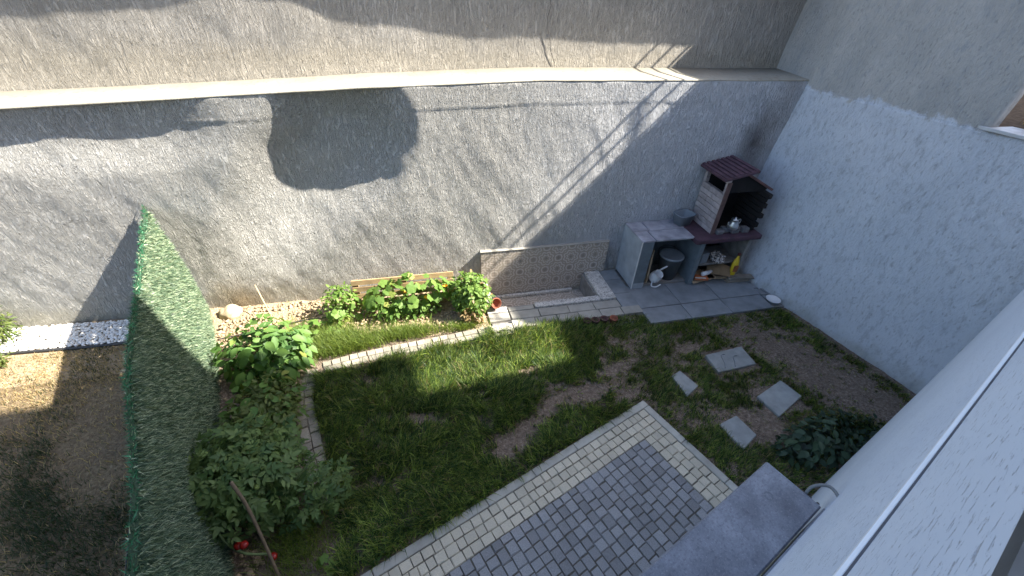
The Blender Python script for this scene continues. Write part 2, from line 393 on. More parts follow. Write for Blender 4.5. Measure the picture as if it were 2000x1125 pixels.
keepworld(link('wall_face', side_face(YE, 6.2, 4.72, 2.70, th=.12), M_side, None, True), sw)
keepworld(link('wall_face', side_face(-2.5, 6.2, 2.70), M_side, None, True), sw)
cop = keepworld(prism('coping', [(rx(y, 2.7)+dx, y) for y, dx in ((-2.5, -.035), (YE+.06, -.035), (YE-.01, .0), (YE-.01, .30), (-2.5, .30))][::-1], 2.703, 2.735, M_coping, bev=.004), sw)
rail = thing('rail_fence', 'three thin metal rails running along the top of the tall side wall', 'railing', (5.9, 4.0, 4.78))
M_pipe = simple('galvanised_pipe', (.4, .41, .42), .1, 10, .4, 0, metal=.8)
for dz in (.14, .38, .63):
    keepworld(tube('rail', [(rx(y, 4.72)+.10, y, 4.72+dz) for y in (YE+.05, 4, 5.09, 6.2)], .017, M_pipe), rail)
for y in (YE+.08, 4.55, 6.15):
    keepworld(tube('post', [(rx(y, 4.72)+.11, y, 4.70), (rx(y, 4.72)+.11, y, 5.39)], .017, M_pipe), rail)
# neighbour terrace behind the low part of the side wall
bm = bmesh.new(); ra = [bm.verts.new((rx(y, 2.7)+.29, y, 2.68)) for y in (-2.5, 5.09, 8)]; rb = [bm.verts.new((rx(y, 2.7)+2.2, y, 3.22)) for y in (-2.5, 5.09, 8)]; rc = [bm.verts.new((60, y, 3.6)) for y in (-2.5, 5.09, 8)]
for A, B in ((ra, rb), (rb, rc)):
    for k in range(2): bm.faces.new((A[k], B[k], B[k+1], A[k+1]))
nb = link('neighbour_terrain', bm_mesh('neighbour_terrain', bm), simple('dry_earth', (.10, .07, .045), .3, 6, .95, .5, 25, .02))
tag(nb, 'dry earth of the higher plot beyond the side wall', 'ground', kind='structure')

# ================================================================== HOUSE (facade under the camera; invented unseen upper storey and roof shade the garden)
hs = thing('house', 'pale rendered house facade with a thin trim, seen steeply from above', 'house', (0, 0, 0), UA)
def facade_v(s, z):
    base = np.interp(s, [-3, 2, 3.72, 5.9], [.03, .055, .045, -.05]); k = np.clip((3.2-z)/3.2, 0, 1)
    return -.066*(1-k)+base*k
def facade_mesh():
    ss = np.linspace(-4, 5.93, 120); zs = np.linspace(-.2, 3.575, 60); S, Z = np.meshgrid(ss, zs, indexing='ij'); Vv = facade_v(S, Z)
    v = np.stack([S, Vv, Z], -1).reshape(-1, 3); q = gridfaces(120, 60)
    n0 = len(v); e = [(5.93, facade_v(5.93, z), z) for z in zs]+[(5.93, -3, z) for z in zs]
    q2 = [(n0+i, n0+i+1, n0+60+i+1, n0+60+i) for i in range(59)]
    return npmesh('facade', np.concatenate([v, e]), np.concatenate([q, q2]))
link('facade', facade_mesh(), M_fac, hs, True)
M_white = simple('white_trim', (.74, .77, .80), .05, 10, .5, .05)
M_gap = simple('dark_joint', (.10, .10, .11), .2, 20, .9, 0)
bm = bmesh.new(); bm_box(bm, .42, 5.94, -.07, -.0585, 3.215, 3.233, .004); link('trim_bead', bm_mesh('trim_bead', bm), M_white, hs)
bm = bmesh.new(); bm_box(bm, -4, 5.94, -.07, -.0635, 3.2335, 3.2385, 0); link('joint', bm_mesh('joint', bm), M_gap, hs)
M_sill = simple('dark_granite', (.09, .095, .10), .2, 60, .35, .05)
box('window_sill', -4, 3.2, -.40, -.064, 3.577, 3.597, M_sill, hs, .003)
M_body = simple('house_render', (.62, .64, .66), .08, 4, .85, .2)
box('unseen_upper_storey', -4, 5.9, -8, -.95, 3.6, 9.7, M_body, hs, 0)
roof = prism('roof', [(-4, -4), (16, -4), (16, 3.15), (11.48, 3.15), (11.47, 1.42), (9.46, 1.22), (9.40, 1.85), (1.5, 1.85)], 9.75, 10.0, simple('shade_roof_slab', (.4, .25, .18), .2, 8, .8, .2))  # unseen roof added for its shadow; outline sets the garden's shade edges
keepworld(roof, hs)
# awning cassette below the window
M_cas = None
def cassette_mat():
    b = NB('weathered_cassette'); o = b.obj(); c = b.ramp(b.noise(o, 5, 6, .65), [(.32, (.07, .08, .10)), (.5, (.15, .165, .195)), (.7, (.26, .28, .315))])
    d = b.vor(o, 9.0); ring = b.math('MULTIPLY', b.ramp(b.math('ADD', d, b.math('MULTIPLY', b.noise(o, 25, 3), .08)), [(.13, 0.0), (.16, 1.0), (.18, 1.0), (.20, 0.0)]), b.ramp(b.vor(o, 9.0, out='Color'), [(.74, 0.0), (.78, 1.0)]))
    c = b.mix(b.math('MULTIPLY', ring, .5), c, (.05, .06, .07))
    c = b.mix(b.ramp(b.noise(o, 90, 6, .8), [(.5, 0.0), (.66, .7)]), c, (.06, .065, .09))
    c = b.mix(b.ramp(b.noise(o, 130, 4, .8), [(.56, 0.0), (.7, .6)]), c, (.38, .40, .43))
    c = b.mix(b.ramp(b.noise(o, 18, 4, .6), [(.62, 0.0), (.68, .5)]), c, (.07, .08, .11))
    return b.done(c, .55, b.bump(b.noise(o, 80, 3), .12, .002), metal=.1)
M_cas = cassette_mat()
ca = thing('awning_cassette', 'weathered blue grey metal awning box fixed to the house facade', 'awning', uv(0, 0, 2.3), UA)
bm = bmesh.new(); bm_box(bm, -2.5, 1.405, -.022, .188, -.16, 0, .006); link('housing', bm_mesh('housing', bm), M_cas, ca)
bm = bmesh.new(); bm_box(bm, -2.5, 1.395, -.062, -.028, -.13, .012, .003); link('wall_rail', bm_mesh('wall_rail', bm), M_cas, ca)
M_rub = simple('black_rubber', (.03, .03, .032), .2, 20, .6, 0)
tube('cable', curve([(1.40, .035, -.03), (1.43, .035, .02), (1.47, .0, .035), (1.45, -.045, .03), (1.40, -.055, .006)], 8), .006, simple('grey_cable', (.16, .17, .17), .1, 20, .5, 0), ca)
for vq in (.02, -.008): tube('screw', [(1.404, vq, -.012), (1.412, vq, -.012)], .006, M_rub, ca)

# ================================================================== PATIO
M_cream = simple('cream_stone', (.54, .495, .39), .16, 14, .85, .5, 60, .004, randv=.12)
M_basalt = simple('basalt_stone', (.265, .27, .275), .25, 14, .8, .6, 45, .006, randv=.22)
M_kerb = simple('kerb_concrete', (.40, .39, .345), .2, 7, .9, .4, 70, .004, randv=.08)
M_sand = simple('joint_sand', (.12, .11, .09), .3, 40, .95, .4)
patio = thing('patio', 'stone sett patio, grey field with a cream border and kerb', 'patio', (0, 0, 0), UA, kind='structure')
box('bedding', -4, 3.035, -.6, 1.635, -.09, .017, M_sand, patio, 0)
def sett_mesh(name):
    bm = bmesh.new(); bm_box(bm, -.5, .5, -.5, .5, -.05, 0, 0, 0)
    for v_ in bm.verts:
        v_.co.x += random.uniform(-.035, .035); v_.co.y += random.uniform(-.035, .035)
    me = bm_mesh(name, bm); bm = bmesh.new(); bm.from_mesh(me)
    tops = [e for e in bm.edges if all(abs(v_.co.z) < 1e-4 for v_ in e.verts)]
    bmesh.ops.bevel(bm, geom=tops, offset=.055, segments=1, affect='EDGES')
    for v_ in bm.verts:
        if v_.co.z < -.02 and v_.co.z > -.049: v_.co.z = -.008
    bmesh.ops.transform(bm, matrix=Matrix.Identity(4), verts=bm.verts)
    bm.to_mesh(me); bm.free(); return me
def make_setts(mat, k=6):
    out = []
    for i in range(k):
        me = sett_mesh('sett'); me.materials.append(mat); out.append(me)
    return out
S_cream, S_grey = make_setts(M_cream), make_setts(M_basalt)
TOP = .030
def put_sett(name, me, s, v, ds, dv, parent, z=TOP, rz=0.0, zs=1.0):
    o = bpy.data.objects.new(name, me); C.objects.link(o); o.parent = parent
    o.location = (s, v, z+random.uniform(-.003, .003)); o.scale = (ds, dv, zs); o.rotation_euler = (random.uniform(-.025, .025), random.uniform(-.025, .025), rz+random.uniform(-.02, .02)); return o
def pix(p):
    d = Vector(p)-cam.location; x, y, z = d.dot(r2), d.dot(u2), d.dot(fwd)
    return (1000+838.63*x/z, 562.5-838.63*y/z) if z > .05 else (-9e3, -9e3)
SE, VE, KW = 3.04, 1.64, .078
s = SE
while s > -3.5:                                  # kerb along the lawn
    ln = .51; box('kerb_stone', s-ln+.005, s, VE-KW, VE, -.08, TOP+.004, M_kerb, patio, .006); s -= ln
v = VE-KW-.004
while v > -.3:
    ln = .50; box('kerb_stone', SE-KW, SE, max(v-ln+.005, -.5), v, -.08, TOP+.004, M_kerb, patio, .006); v -= ln
rows = []
G = .005
for r in range(3):                                # cream rows along the lawn edge, then the return
    vc = VE-KW-.004-.044-.088*r; s = SE-KW-.004-(0 if r == 0 else 0)
    while s > -3.2:
        ds = random.choice((.07, .085, .09, .095, .1, .105)); rows.append(('c', s-ds/2, vc, ds-G, .088-G)); s -= ds
for r in range(3):
    sc = SE-KW-.004-.046-.092*r; v = VE-KW-.004-.264
    while v > -.45:
        dv = random.choice((.085, .09, .095, .1, .11)); rows.append(('c', sc, v-dv/2, .092-G, dv-G)); v -= dv
v0 = VE-KW-.004-.264; s0 = SE-KW-.004-.276
s = s0
while s > -3.2:                                    # grey field in columns
    ds = random.uniform(.082, .102); v = v0-random.uniform(0, .0)
    first = True
    while v > -.45:
        dv = random.uniform(.078, .112)
        if first: dv *= random.uniform(.7, 1.1); first = False
        rows.append(('g', s-ds/2, v-dv/2, ds-G, dv-G)); v -= dv
    s -= ds
rest = {'c': [], 'g': []}; cand = {'c': [], 'g': []}
for it in rows:
    px, py = pix(uv(it[1], it[2], TOP)); hid = False
    vis = -20 < px < 2020 and -20 < py < 1150
    # hidden under the awning box
    if vis and (py-900)*1.0 > (1500-px)*.882 and px > 1200: vis = False
    (cand if vis else rest)[it[0]].append((py, it))
for k in 'cg':
    cand[k].sort(key=lambda q: -q[0]); rest[k] += cand[k][300:]
    meshes = S_cream if k == 'c' else S_grey
    for n_, (py, it) in enumerate(cand[k][:300]):
        me = random.choice(meshes)
        put_sett('paving_stone', me, *it[1:], patio)
    vv = []; ff = []
    for _, it in rest[k]:
        me = random.choice(meshes); i0 = len(vv); zj = random.uniform(-.004, .004)
        vv += [(it[1]+q.co.x*it[3], it[2]+q.co.y*it[4], TOP+zj+q.co.z) for q in me.vertices]; ff += [tuple(i0+j for j in p.vertices) for p in me.polygons]
    if vv: tag(link('paving_stones', pyd('paving_stones', vv, ff), M_cream if k == 'c' else M_basalt, patio), kind='stuff')
M_pale = simple('pale_stone', (.33, .35, .34), .15, 14, .85, .4)
# ================================================================== LAWN EDGING
M_edge = simple('edging_stone', (.27, .25, .205), .3, 14, .9, .5, 60, .004, randv=.25)
ed = thing('lawn_edging', 'double row of small stone setts curving between lawn and planting bed', 'edging', (-.9, 3.7, 0))
S_edge = make_setts(M_edge)
def edge_path(pts):
    P = curve([(x, y, 0) for x, y in pts], 10); d = 0; nxt = 0; last = P[0]; n_ = 0
    for a, b_ in zip(P, P[1:]):
        L = (b_-a).length; t = (b_-a).normalized(); nrm = Vector((-t.y, t.x, 0))
        while nxt <= d+L:
            p = a+t*(nxt-d)
            for sgn in (-1, 1):
                q = p+nrm*(.046*sgn)+t*random.uniform(-.012, .012)-Vector((ed.location.x, ed.location.y, 0))
                put_sett('edging_stone', random.choice(S_edge), q.x, q.y, .094, .088, ed, .024, math.atan2(t.y, t.x))
            nxt += .098
        d += L
edge_path([(.80, 4.03), (.1, 3.95), (-.7, 3.86), (-1.22, 3.76)])
edge_path([(-1.34, 3.70), (-1.335, 3.33), (-1.20, 2.82), (-1.09, 2.45), (-1.0, 2.16)])

# ================================================================== TERRACE, BASIN, TILES
M_slab = simple('terrace_slab', (.21, .225, .24), .22, 5, .7, .3, 50, .003, randv=.10)
M_slab2 = simple('coping_slab', (.33, .315, .28), .2, 6, .75, .3, 50, .003, randv=.10)
M_conc = simple('rough_concrete', (.22, .21, .20), .3, 9, .9, .5)
M_marble = None
def marble():
    b = NB('speckled_marble'); o = b.pos(); c = b.ramp(b.noise(o, 28, 6, .7, 1.5), [(.40, (.20, .19, .18)), (.52, (.55, .53, .50)), (.7, (.66, .64, .61))])
    return b.done(c, .5, b.bump(b.noise(o, 60, 3), .1, .002))
M_marble = marble()
te = thing('terrace', 'low paved terrace of grey slabs in front of the barbecue', 'terrace', (3.9, 4.2, 0), kind='structure')
def slab(x0, x1, y0, y1, mat=M_slab, z=.048, th=.04, name='slab', par=te, jit=.004):
    o = box(name, x0+.004, x1-.004, y0+.004, y1-.004, z-th, z+random.uniform(-.002, .002), mat, None, .004, jit); keepworld(o, par); return o
keepworld(box('footing', 2.5, 5.2, 3.80, 5.3, -.3, .008, M_conc, None, 0), te)
keepworld(box('footing', .86, 2.5, 4.03, 4.425, -.3, .008, M_conc, None, 0), te)
for (a, b_) in ((2.95, 3.58), (3.58, 4.225), (4.225, 4.905)):
    slab(a, b_, 3.765, 4.075); slab(a+.01, b_+.01, 4.08, 4.60)
for (a, b_) in ((4.12, 4.46), (4.46, 4.80), (4.80, 5.06)): slab(2.715, 2.985, a, b_)
for (a, b_) in ((1.13, 1.53), (1.53, 1.95), (1.95, 2.33), (2.33, 2.71)): slab(a, b_, 4.17, 4.335, M_slab2)
for (a, b_) in ((1.11, 1.43), (1.43, 1.74), (1.74, 2.05), (2.05, 2.36), (2.36, 2.68), (2.68, 2.97)): slab(a, b_, 4.005, 4.165, M_slab2, .05)
slab(.83, 1.12, 4.17, 4.33, M_slab2); slab(.83, 1.12, 4.34, 4.46, M_marble); slab(1.125, 1.49, 4.34, 4.425, M_slab2)
for pts in ([(4.94, 3.86), (5.05, 3.84), (5.06, 4.03), (4.93, 4.05)], [(4.93, 4.07), (5.04, 4.06), (5.0, 4.2), (4.92, 4.22)], [(4.9, 4.24), (5.0, 4.22), (4.97, 4.36), (4.9, 4.38)], [(5.06, 4.06), (5.1, 4.0), (5.07, 4.2), (5.02, 4.22)], [(4.9, 4.4), (4.99, 4.38), (4.97, 4.55), (4.9, 4.56)]):
    keepworld(prism('broken_slab', pts, .0, .045, M_slab, bev=.006), te)
lo = thing('loose_slab', 'single pale slab lying loose in the grass before the terrace corner', 'slab', (.955, 4.0, .02))
bm = bmesh.new(); bm_box(bm, -.15, .15, -.10, .10, -.02, .02, .004, .004); q = link('slab', bm_mesh('slab', bm), M_slab2, lo); q.rotation_euler = (.06, -.03, .02)

ba = thing('basin', 'sunken patterned tile basin with a speckled marble rim', 'basin', (1.7, 4.75, -.25))
M_grout = simple('grout', (.35, .32, .28), .2, 20, .9, 0)
def tile_mat():
    b = NB('patterned_tile'); p = b.pos(); X, Y, Z = b.xyz(p); P_ = .388
    if True:
        u_ = b.math('SUBTRACT', b.math('FRACT', b.math('DIVIDE', b.math('SUBTRACT', X, .86), P_)), .5)
        yz = b.math('ADD', Z, b.math('MULTIPLY', b.math('SUBTRACT', 5.05, Y), 1.0))
        v_ = b.math('SUBTRACT', b.math('FRACT', b.math('DIVIDE', b.math('ADD', yz, .20), P_)), .5)
    au, av = b.math('ABSOLUTE', u_), b.math('ABSOLUTE', v_)
    def med(cu, cv):
        du, dv = b.math('SUBTRACT', au, cu), b.math('SUBTRACT', av, cv)
        d = b.math('SQRT', b.math('ADD', b.math('MULTIPLY', du, du), b.math('MULTIPLY', dv, dv))); an = b.math('ARCTAN2', dv, du)
        return b.math('ADD', d, b.math('MULTIPLY', b.math('COSINE', b.math('MULTIPLY', an, 8)), .028))
    d = b.math('MINIMUM', med(0, 0), med(.5, .5))
    s1 = b.math('SINE', b.math('MULTIPLY', d, 52)); line = b.ramp(b.math('ADD', b.math('MULTIPLY', s1, .5), .5), [(.52, 0.0), (.70, 1.0)])
    c = b.mix(line, (.36, .31, .26), (.56, .50, .45))
    dot = b.ramp(d, [(.045, 1.0), (.06, 0.0)]); c = b.mix(dot, c, (.26, .23, .20))
    e = b.math('MINIMUM', med(.5, 0), med(0, .5)); c = b.mix(b.ramp(e, [(.06, 1.0), (.085, 0.0)]), c, (.28, .24, .21))
    c = b.mix(b.ramp(b.noise(p, 4, 5), [(.4, 0.0), (.7, .3)]), c, (.36, .31, .25))
    return b.done(c, .45)
M_tile = tile_mat()
tp = thing('tile_panel', 'patterned beige ornamental tiles lining the wall above the basin', 'tiles', (1.83, 5.07, 0))
keepworld(box('backing', .86, 2.80, 5.052, 5.16, -.30, .572, M_grout, None, 0), tp)
bm = bmesh.new(); bm_box(bm, -.0955, .0955, 0, .010, -.0955, .0955, .002); me_t = bm_mesh('tile', bm); me_t.materials.append(M_tile)
for i in range(10):
    for j in range(4):
        o = bpy.data.objects.new('tile', me_t); C.objects.link(o); o.parent = tp
        o.location = (.86+.097+.194*i-1.83, 5.043-5.07+random.uniform(-.0008, .0008), .572-.097-.194*j)
keepworld(box('top_trim', .85, 2.81, 5.036, 5.12, .573, .583, M_slab2, None, .002), tp)
# basin body
def inb(o): keepworld(o, ba); return o
inb(box('basin_floor', .93, 2.48, 4.43, 5.06, -.34, -.262, M_grout, None, 0))
for i in range(8):
    for j in range(3):
        o = bpy.data.objects.new('floor_tile', me_t); C.objects.link(o); o.parent = ba; o.rotation_euler = (R(-90), 0, 0)
        o.location = (.96+.097+.194*i-1.7, 4.53+.194*j-4.75, -.26+.25+.006)
inb(box('cove_strip', .93, 2.30, 4.985, 5.038, -.25, -.20, M_marble, None, .01))
inb(box('basin_side', .925, .945, 4.43, 5.06, -.3, .045, M_tile, None, 0)); inb(box('basin_side', 2.44, 2.46, 4.43, 5.06, -.3, .045, M_conc, None, 0)); inb(box('basin_side', .945, 2.44, 4.42, 4.437, -.3, .045, M_conc, None, 0))
inb(box('rim', 1.50, 2.46, 4.342, 4.443, .01, .075, M_marble, None, .006)); inb(box('rim', 2.465, 2.70, 4.342, 5.03, .01, .082, M_marble, None, .006)); inb(box('rim', .86, .95, 4.47, 5.03, .0, .06, M_marble, None, .006))

# ================================================================== BARBECUE CORNER
M_tilegrey = simple('grey_cladding', (.34, .37, .40), .2, 6, .5, .15)
M_tiledark = simple('dark_cladding', (.15, .18, .20), .2, 8, .4, .1)
M_top = simple('stained_worktop', (.30, .30, .34), .35, 7, .55, .2)
M_edgew = simple('white_edge', (.62, .62, .62), .15, 12, .6, .1)
M_purple = simple('purple_concrete', (.075, .038, .055), .3, 9, .7, .35, 40, .004)
M_brick = simple('pale_brick', (.36, .31, .31), .22, 14, .85, .5, 40, .005, randv=.15)
M_soot = simple('sooty_brick', (.012, .011, .012), .4, 10, .95, .5)
ct = thing('counter', 'grey tiled masonry counter beside the barbecue with a stained worktop', 'counter', (3.5, 4.8, .05))
def cn(o): return keepworld(o, ct)
cn(box('pier', 3.02, 3.21, 4.535, 5.085, .05, .835, M_tilegrey, None, .004))
cn(box('front_tile', 3.035, 3.205, 4.524, 4.534, .145, .832, M_tiledark, None, .002)); cn(box('front_tile', 3.035, 3.205, 4.522, 4.534, .05, .14, M_tilegrey, None, .002))
cn(box('corner_trim', 3.014, 3.030, 4.518, 4.532, .05, .86, M_edgew, None, .003))
for x0, x1, y0, y1 in ((3.01, 3.255, 4.805, 5.07), (3.01, 3.215, 4.52, 4.793), (3.268, 3.86, 4.80, 5.07), (3.228, 3.86, 4.52, 4.79)):
    cn(box('worktop_slab', x0, x1, y0, y1, .838, .866, M_top, None, .004))
cn(box('back_panel', 3.212, 3.93, 5.04, 5.08, .05, .835, M_tiledark, None, 0))
cn(box('shelf_floor', 3.212, 3.93, 4.56, 5.04, .05, .085, M_conc, None, .004))
bb = thing('barbecue', 'brick garden barbecue with purple shelf, hood roof and sooty black hearth', 'barbecue', (4.35, 4.8, .05))
def bq(o): return keepworld(o, bb)
bq(box('leg_panel', 3.93, 4.00, 4.47, 5.06, .05, .79, M_tiledark, None, .006)); bq(box('leg_panel', 4.74, 4.81, 4.50, 5.06, .05, .79, M_conc, None, .006))
bq(box('back_panel', 4.0, 4.74, 5.02, 5.07, .05, .79, M_soot, None, 0)); bq(box('lower_shelf', 4.0, 4.74, 4.56, 5.02, .32, .355, M_conc, None, .004))
bm = bmesh.new(); bm_box(bm, 3.80, 4.86, 4.42, 5.07, .792, .868, .022); bq(link('shelf', bm_mesh('shelf', bm), M_purple))
# left cheek of bricks, flue slot near its top
bh = .075; z = .87; r = 0
while z < 1.63:
    slot = 1.40 < z < 1.60; y = 4.56+(.03 if r % 2 else 0)
    ysegs = [(4.56, 4.70), (4.70, 4.88), (4.88, 5.06)] if r % 2 else [(4.56, 4.79), (4.79, 5.06)]
    for (a, b_) in ysegs:
        if slot: a, b_ = (4.56, 4.60) if a == 4.56 else (5.0, 5.06)
        if slot and a not in (4.56, 5.0): continue
        bq(box('brick', 4.075, 4.135, a+.003, b_-.003, z+.003, z+bh-.002, M_brick, None, .004, .002))
    z += bh; r += 1
bq(box('cheek_lining', 4.136, 4.150, 4.565, 5.06, .87, 1.38, M_soot, None, 0))
bq(box('cheek_edge', 4.07, 4.14, 4.545, 4.557, .87, 1.64, simple('brown_edge', (.13, .08, .075), .3, 12, .8, .2), None, .003))
z = .87; r = 0
while z < 1.46:                                        # right cheek: stepped sooty bricks
    off = (.0, .05, -.01, .07, .02, .06, .03, .08)[r % 8]
    bq(box('brick', 4.74, 4.80, 4.56-off, 5.06, z+.003, z+.07, M_soot, None, .006, .004)); z += .075; r += 1
bq(box('hearth_back', 4.15, 4.74, 5.03, 5.07, .87, 1.66, M_soot, None, 0))
bq(box('hearth_floor', 4.15, 4.74, 4.60, 5.03, .868, .885, M_soot, None, 0))
rot = Matrix.Rotation(R(-12), 3, 'Y')
bm = bmesh.new(); bm_box(bm, -.25, .25, 4.50, 5.07, -.018, .018, .005)
for k in range(7):
    y = -.245+k*.07; bm_box(bm, y+.012, y+.056, 4.505, 5.065, .016, .034, .004)
bmesh.ops.rotate(bm, verts=bm.verts, cent=(0, 0, 0), matrix=rot); bmesh.ops.translate(bm, verts=bm.verts, vec=(4.215, 0, 1.745))
bq(link('hood_roof', bm_mesh('hood_roof', bm), M_purple))
bm = bmesh.new(); bm_box(bm, -.26, .26, -.24, .24, -.016, .016, .005)
bmesh.ops.rotate(bm, verts=bm.verts, cent=(0, 0, 0), matrix=Matrix.Rotation(R(27), 3, 'Y')); bmesh.ops.translate(bm, verts=bm.verts, vec=(4.63, 4.82, 1.60))
bq(link('side_eave', bm_mesh('side_eave', bm), simple('brown_board', (.14, .075, .07), .3, 10, .8, .3)))
bm = bmesh.new()
gp = [(4.14, 1.46), (4.76, 1.46), (4.80, 1.50), (4.45, 1.68), (4.43, 1.755), (4.12, 1.69)]
for yy in (4.62, 4.66): bm.faces.new([bm.verts.new((x, yy, z)) for x, z in gp])
bm.verts.ensure_lookup_table()
for k in range(6): bm.faces.new((bm.verts[k], bm.verts[(k+1) % 6], bm.verts[6+(k+1) % 6], bm.verts[6+k]))
bq(link('gable', bm_mesh('gable', bm), M_soot))
for k, (x, y) in enumerate(((4.22, 4.56), (4.34, 4.60), (4.46, 4.555), (4.55, 4.62), (4.63, 4.56))):
    bq(box('hearth_stone', x-.055, x+.055, y-.045, y+.045, .868, .93+.012*(k % 3), simple('grey_block', (.16, .16, .17), .3, 15, .9, .4), None, .012, .008))

# ---- things kept on and in the barbecue corner
M_alu = simple('aluminium', (.62, .63, .64), .1, 10, .32, .05, metal=.9)
M_greypl = simple('grey_plastic', (.20, .23, .26), .08, 6, .5, .05)
M_dkpl = simple('dark_plastic', (.075, .085, .09), .15, 8, .5, .05)
M_enam = simple('white_enamel', (.72, .72, .72), .05, 6, .3, 0)
tpot = thing('teapot', 'silver metal teapot standing in front of the black hearth', 'teapot', (4.40, 4.545, .945))
lathe('body', [(.062, 0), (.075, .02), (.072, .06), (.055, .11), (.05, .135), (.054, .14)], M_alu, tpot)
lathe('lid', [(.054, .141), (.045, .152), (.015, .163), (.008, .175), (.0005, .18)], M_alu, tpot, 20)
tube('spout', curve([(-.06, -.01, .05), (-.10, -.015, .075), (-.115, -.02, .12)], 5), .016, M_alu, tpot, 8, .009)
tube('handle', curve([(.055, .01, .125), (.10, .015, .13), (.115, .02, .085), (.07, .01, .035)], 6), .007, M_alu, tpot)
wb = thing('wash_basin', 'grey plastic tub with rounded corners on the counter by the hood', 'tub', (3.85, 4.93, .868))
bm = bmesh.new()
def rr(rx_, ry_, z, n=32): return [bm.verts.new((rx_*math.copysign(abs(math.cos(t))**.45, math.cos(t)), ry_*math.copysign(abs(math.sin(t))**.45, math.sin(t)), z)) for t in [2*math.pi*k/n for k in range(n)]]
loops = [rr(.115, .085, 0), rr(.14, .108, .15), rr(.152, .12, .155), rr(.152, .12, .165), rr(.135, .102, .163), rr(.11, .08, .012)]
for a, b_ in zip(loops, loops[1:]):
    for k in range(32): bm.faces.new((a[k], a[(k+1) % 32], b_[(k+1) % 32], b_[k]))
bm.faces.new(loops[0][::-1]); bm.faces.new(loops[-1]); link('tub', bm_mesh('tub', bm), M_greypl, wb, True); wb.rotation_euler.z = .25
bk = thing('bucket', 'dark grey lidded bucket standing in the counter recess', 'bucket', (3.69, 4.72, .086)); bk.scale = (1.15, 1.15, 1.12)
lathe('body', [(.115, 0), (.145, .30), (.152, .305), (.152, .325), (.140, .325)], M_dkpl, bk); lathe('lid', [(.156, .318), (.158, .335), (.150, .345), (.13, .338), (.0005, .334)], M_greypl, bk, 32)
tube('bail', curve([(-.15, 0, .31), (-.12, .13, .36), (0, .17, .38), (.12, .13, .36), (.15, 0, .31)], 6), .004, M_rub, bk)
jg = thing('enamel_jug', 'white enamel jug with a long handle tipped in the counter recess', 'jug', (3.40, 4.585, .088)); jg.scale = (1.35,)*3
q = lathe('body', [(.05, 0), (.065, .02), (.062, .09), (.048, .12), (.052, .125), (.044, .12), (.055, .03), (.0005, .02)], M_enam, jg, 22); q.rotation_euler = (R(28), R(12), 0); q.location = (0, .02, .03)
tube('handle', [(.04, .02, .13), (.20, .02, .22)], .010, M_enam, jg)
tube('spout', curve([(-.03, -.03, .05), (-.05, -.06, .0), (-.01, -.09, .0), (.04, -.09, .03)], 5), .007, M_enam, jg)
M_board = simple('raw_board', (.36, .28, .19), .25, 9, .85, .2, randv=.2)
lb = thing('leaning_boards', 'thin wooden boards leaning against the inside of the pier', 'boards', (3.25, 4.75, .086))
for k in range(3):
    o = box('board', -.006, .006, -.17+.02*k, .16, 0, .45+.05*k, M_board, lb, .002); o.location = (.02+.02*k, 0, .0); o.rotation_euler = (0, R(-3+0*k), 0); o.location.x = .035+.022*k
M_fire = simple('firewood', (.42, .30, .19), .3, 9, .9, .3, randv=.25)
k = 0
for (x, y, z, L, a, tl) in ((4.2, 4.60, .09, .42, 8, 0), (4.45, 4.62, .09, .5, -6, 0), (4.3, 4.70, .12, .5, 15, 2), (4.52, 4.72, .12, .45, -12, 0), (4.55, 4.60, .13, .36, 5, 3), (4.6, 4.66, .155, .34, -3, 0), (4.15, 4.68, .135, .3, 30, 4)):
    t = thing('firewood_plank', ('short offcut plank at the left front of the hearth base', 'long bottom plank at the front under the barbecue', 'plank crossing the left of the wood pile', 'plank at the back right of the wood pile', 'pale plank lying on the right front stack', 'topmost plank of the right stack by the yellow bottle', 'slanting short plank by the orange carton')[k], 'plank', (x, y-.085, z+.01), R(a), 'firewood under the barbecue')
    o = box('plank', -L/2, L/2, -.045, .045, -.011, .011, M_fire, t, .003, .003); o.rotation_euler = (R(tl), R(tl), 0); k += 1
cb = thing('cardboard', 'folded brown cardboard sheet tossed on the firewood', 'cardboard', (4.42, 4.52, .21), R(-25))
M_card = simple('cardboard_brown', (.42, .30, .18), .12, 5, .9, .1)
bm = bmesh.new(); vs_ = [bm.verts.new(p) for p in ((-.17, -.11, 0), (.0, -.13, .03), (.17, -.1, .0), (-.16, .1, .07), (.01, .11, .10), (.18, .1, .06))]
bm.faces.new((vs_[0], vs_[1], vs_[4], vs_[3])); bm.faces.new((vs_[1], vs_[2], vs_[5], vs_[4])); bmesh.ops.solidify(bm, geom=bm.faces[:], thickness=.006); link('sheet', bm_mesh('sheet', bm), M_card, cb)
oc = thing('orange_carton', 'small orange and white carton at the front of the firewood', 'carton', (4.12, 4.475, .165), R(-14))
box('carton', -.10, .10, -.05, .05, -.02, .02, simple('orange_print', (.45, .13, .05), .3, 20, .7, 0), oc, .003); box('flap', -.098, .06, -.052, -.03, .018, .023, simple('white_print', (.6, .57, .52), .1, 9, .7, 0), oc, .001)
pr = thing('paper_roll', 'white paper roll lying on the wood pile', 'paper roll', (4.22, 4.50, .22), R(12))
q = lathe('roll', [(.012, -.09), (.032, -.09), (.032, .09), (.012, .09)], M_enam, pr, 18); q.rotation_euler = (0, R(90), 0)
np_ = thing('crumpled_paper', 'crumpled printed paper stuffed on the lower barbecue shelf', 'paper', (4.38, 4.58, .43))
bm = bmesh.new(); bmesh.ops.create_icosphere(bm, subdivisions=3, radius=.11)
for v_ in bm.verts: v_.co *= 1+random.uniform(-.28, .2); v_.co.z *= .75
def print_mat():
    b = NB('printed_paper'); o = b.obj(); return b.done(b.ramp(b.noise(o, 40, 2), [(.47, (.10, .09, .09)), (.53, (.62, .57, .53))]), .9)
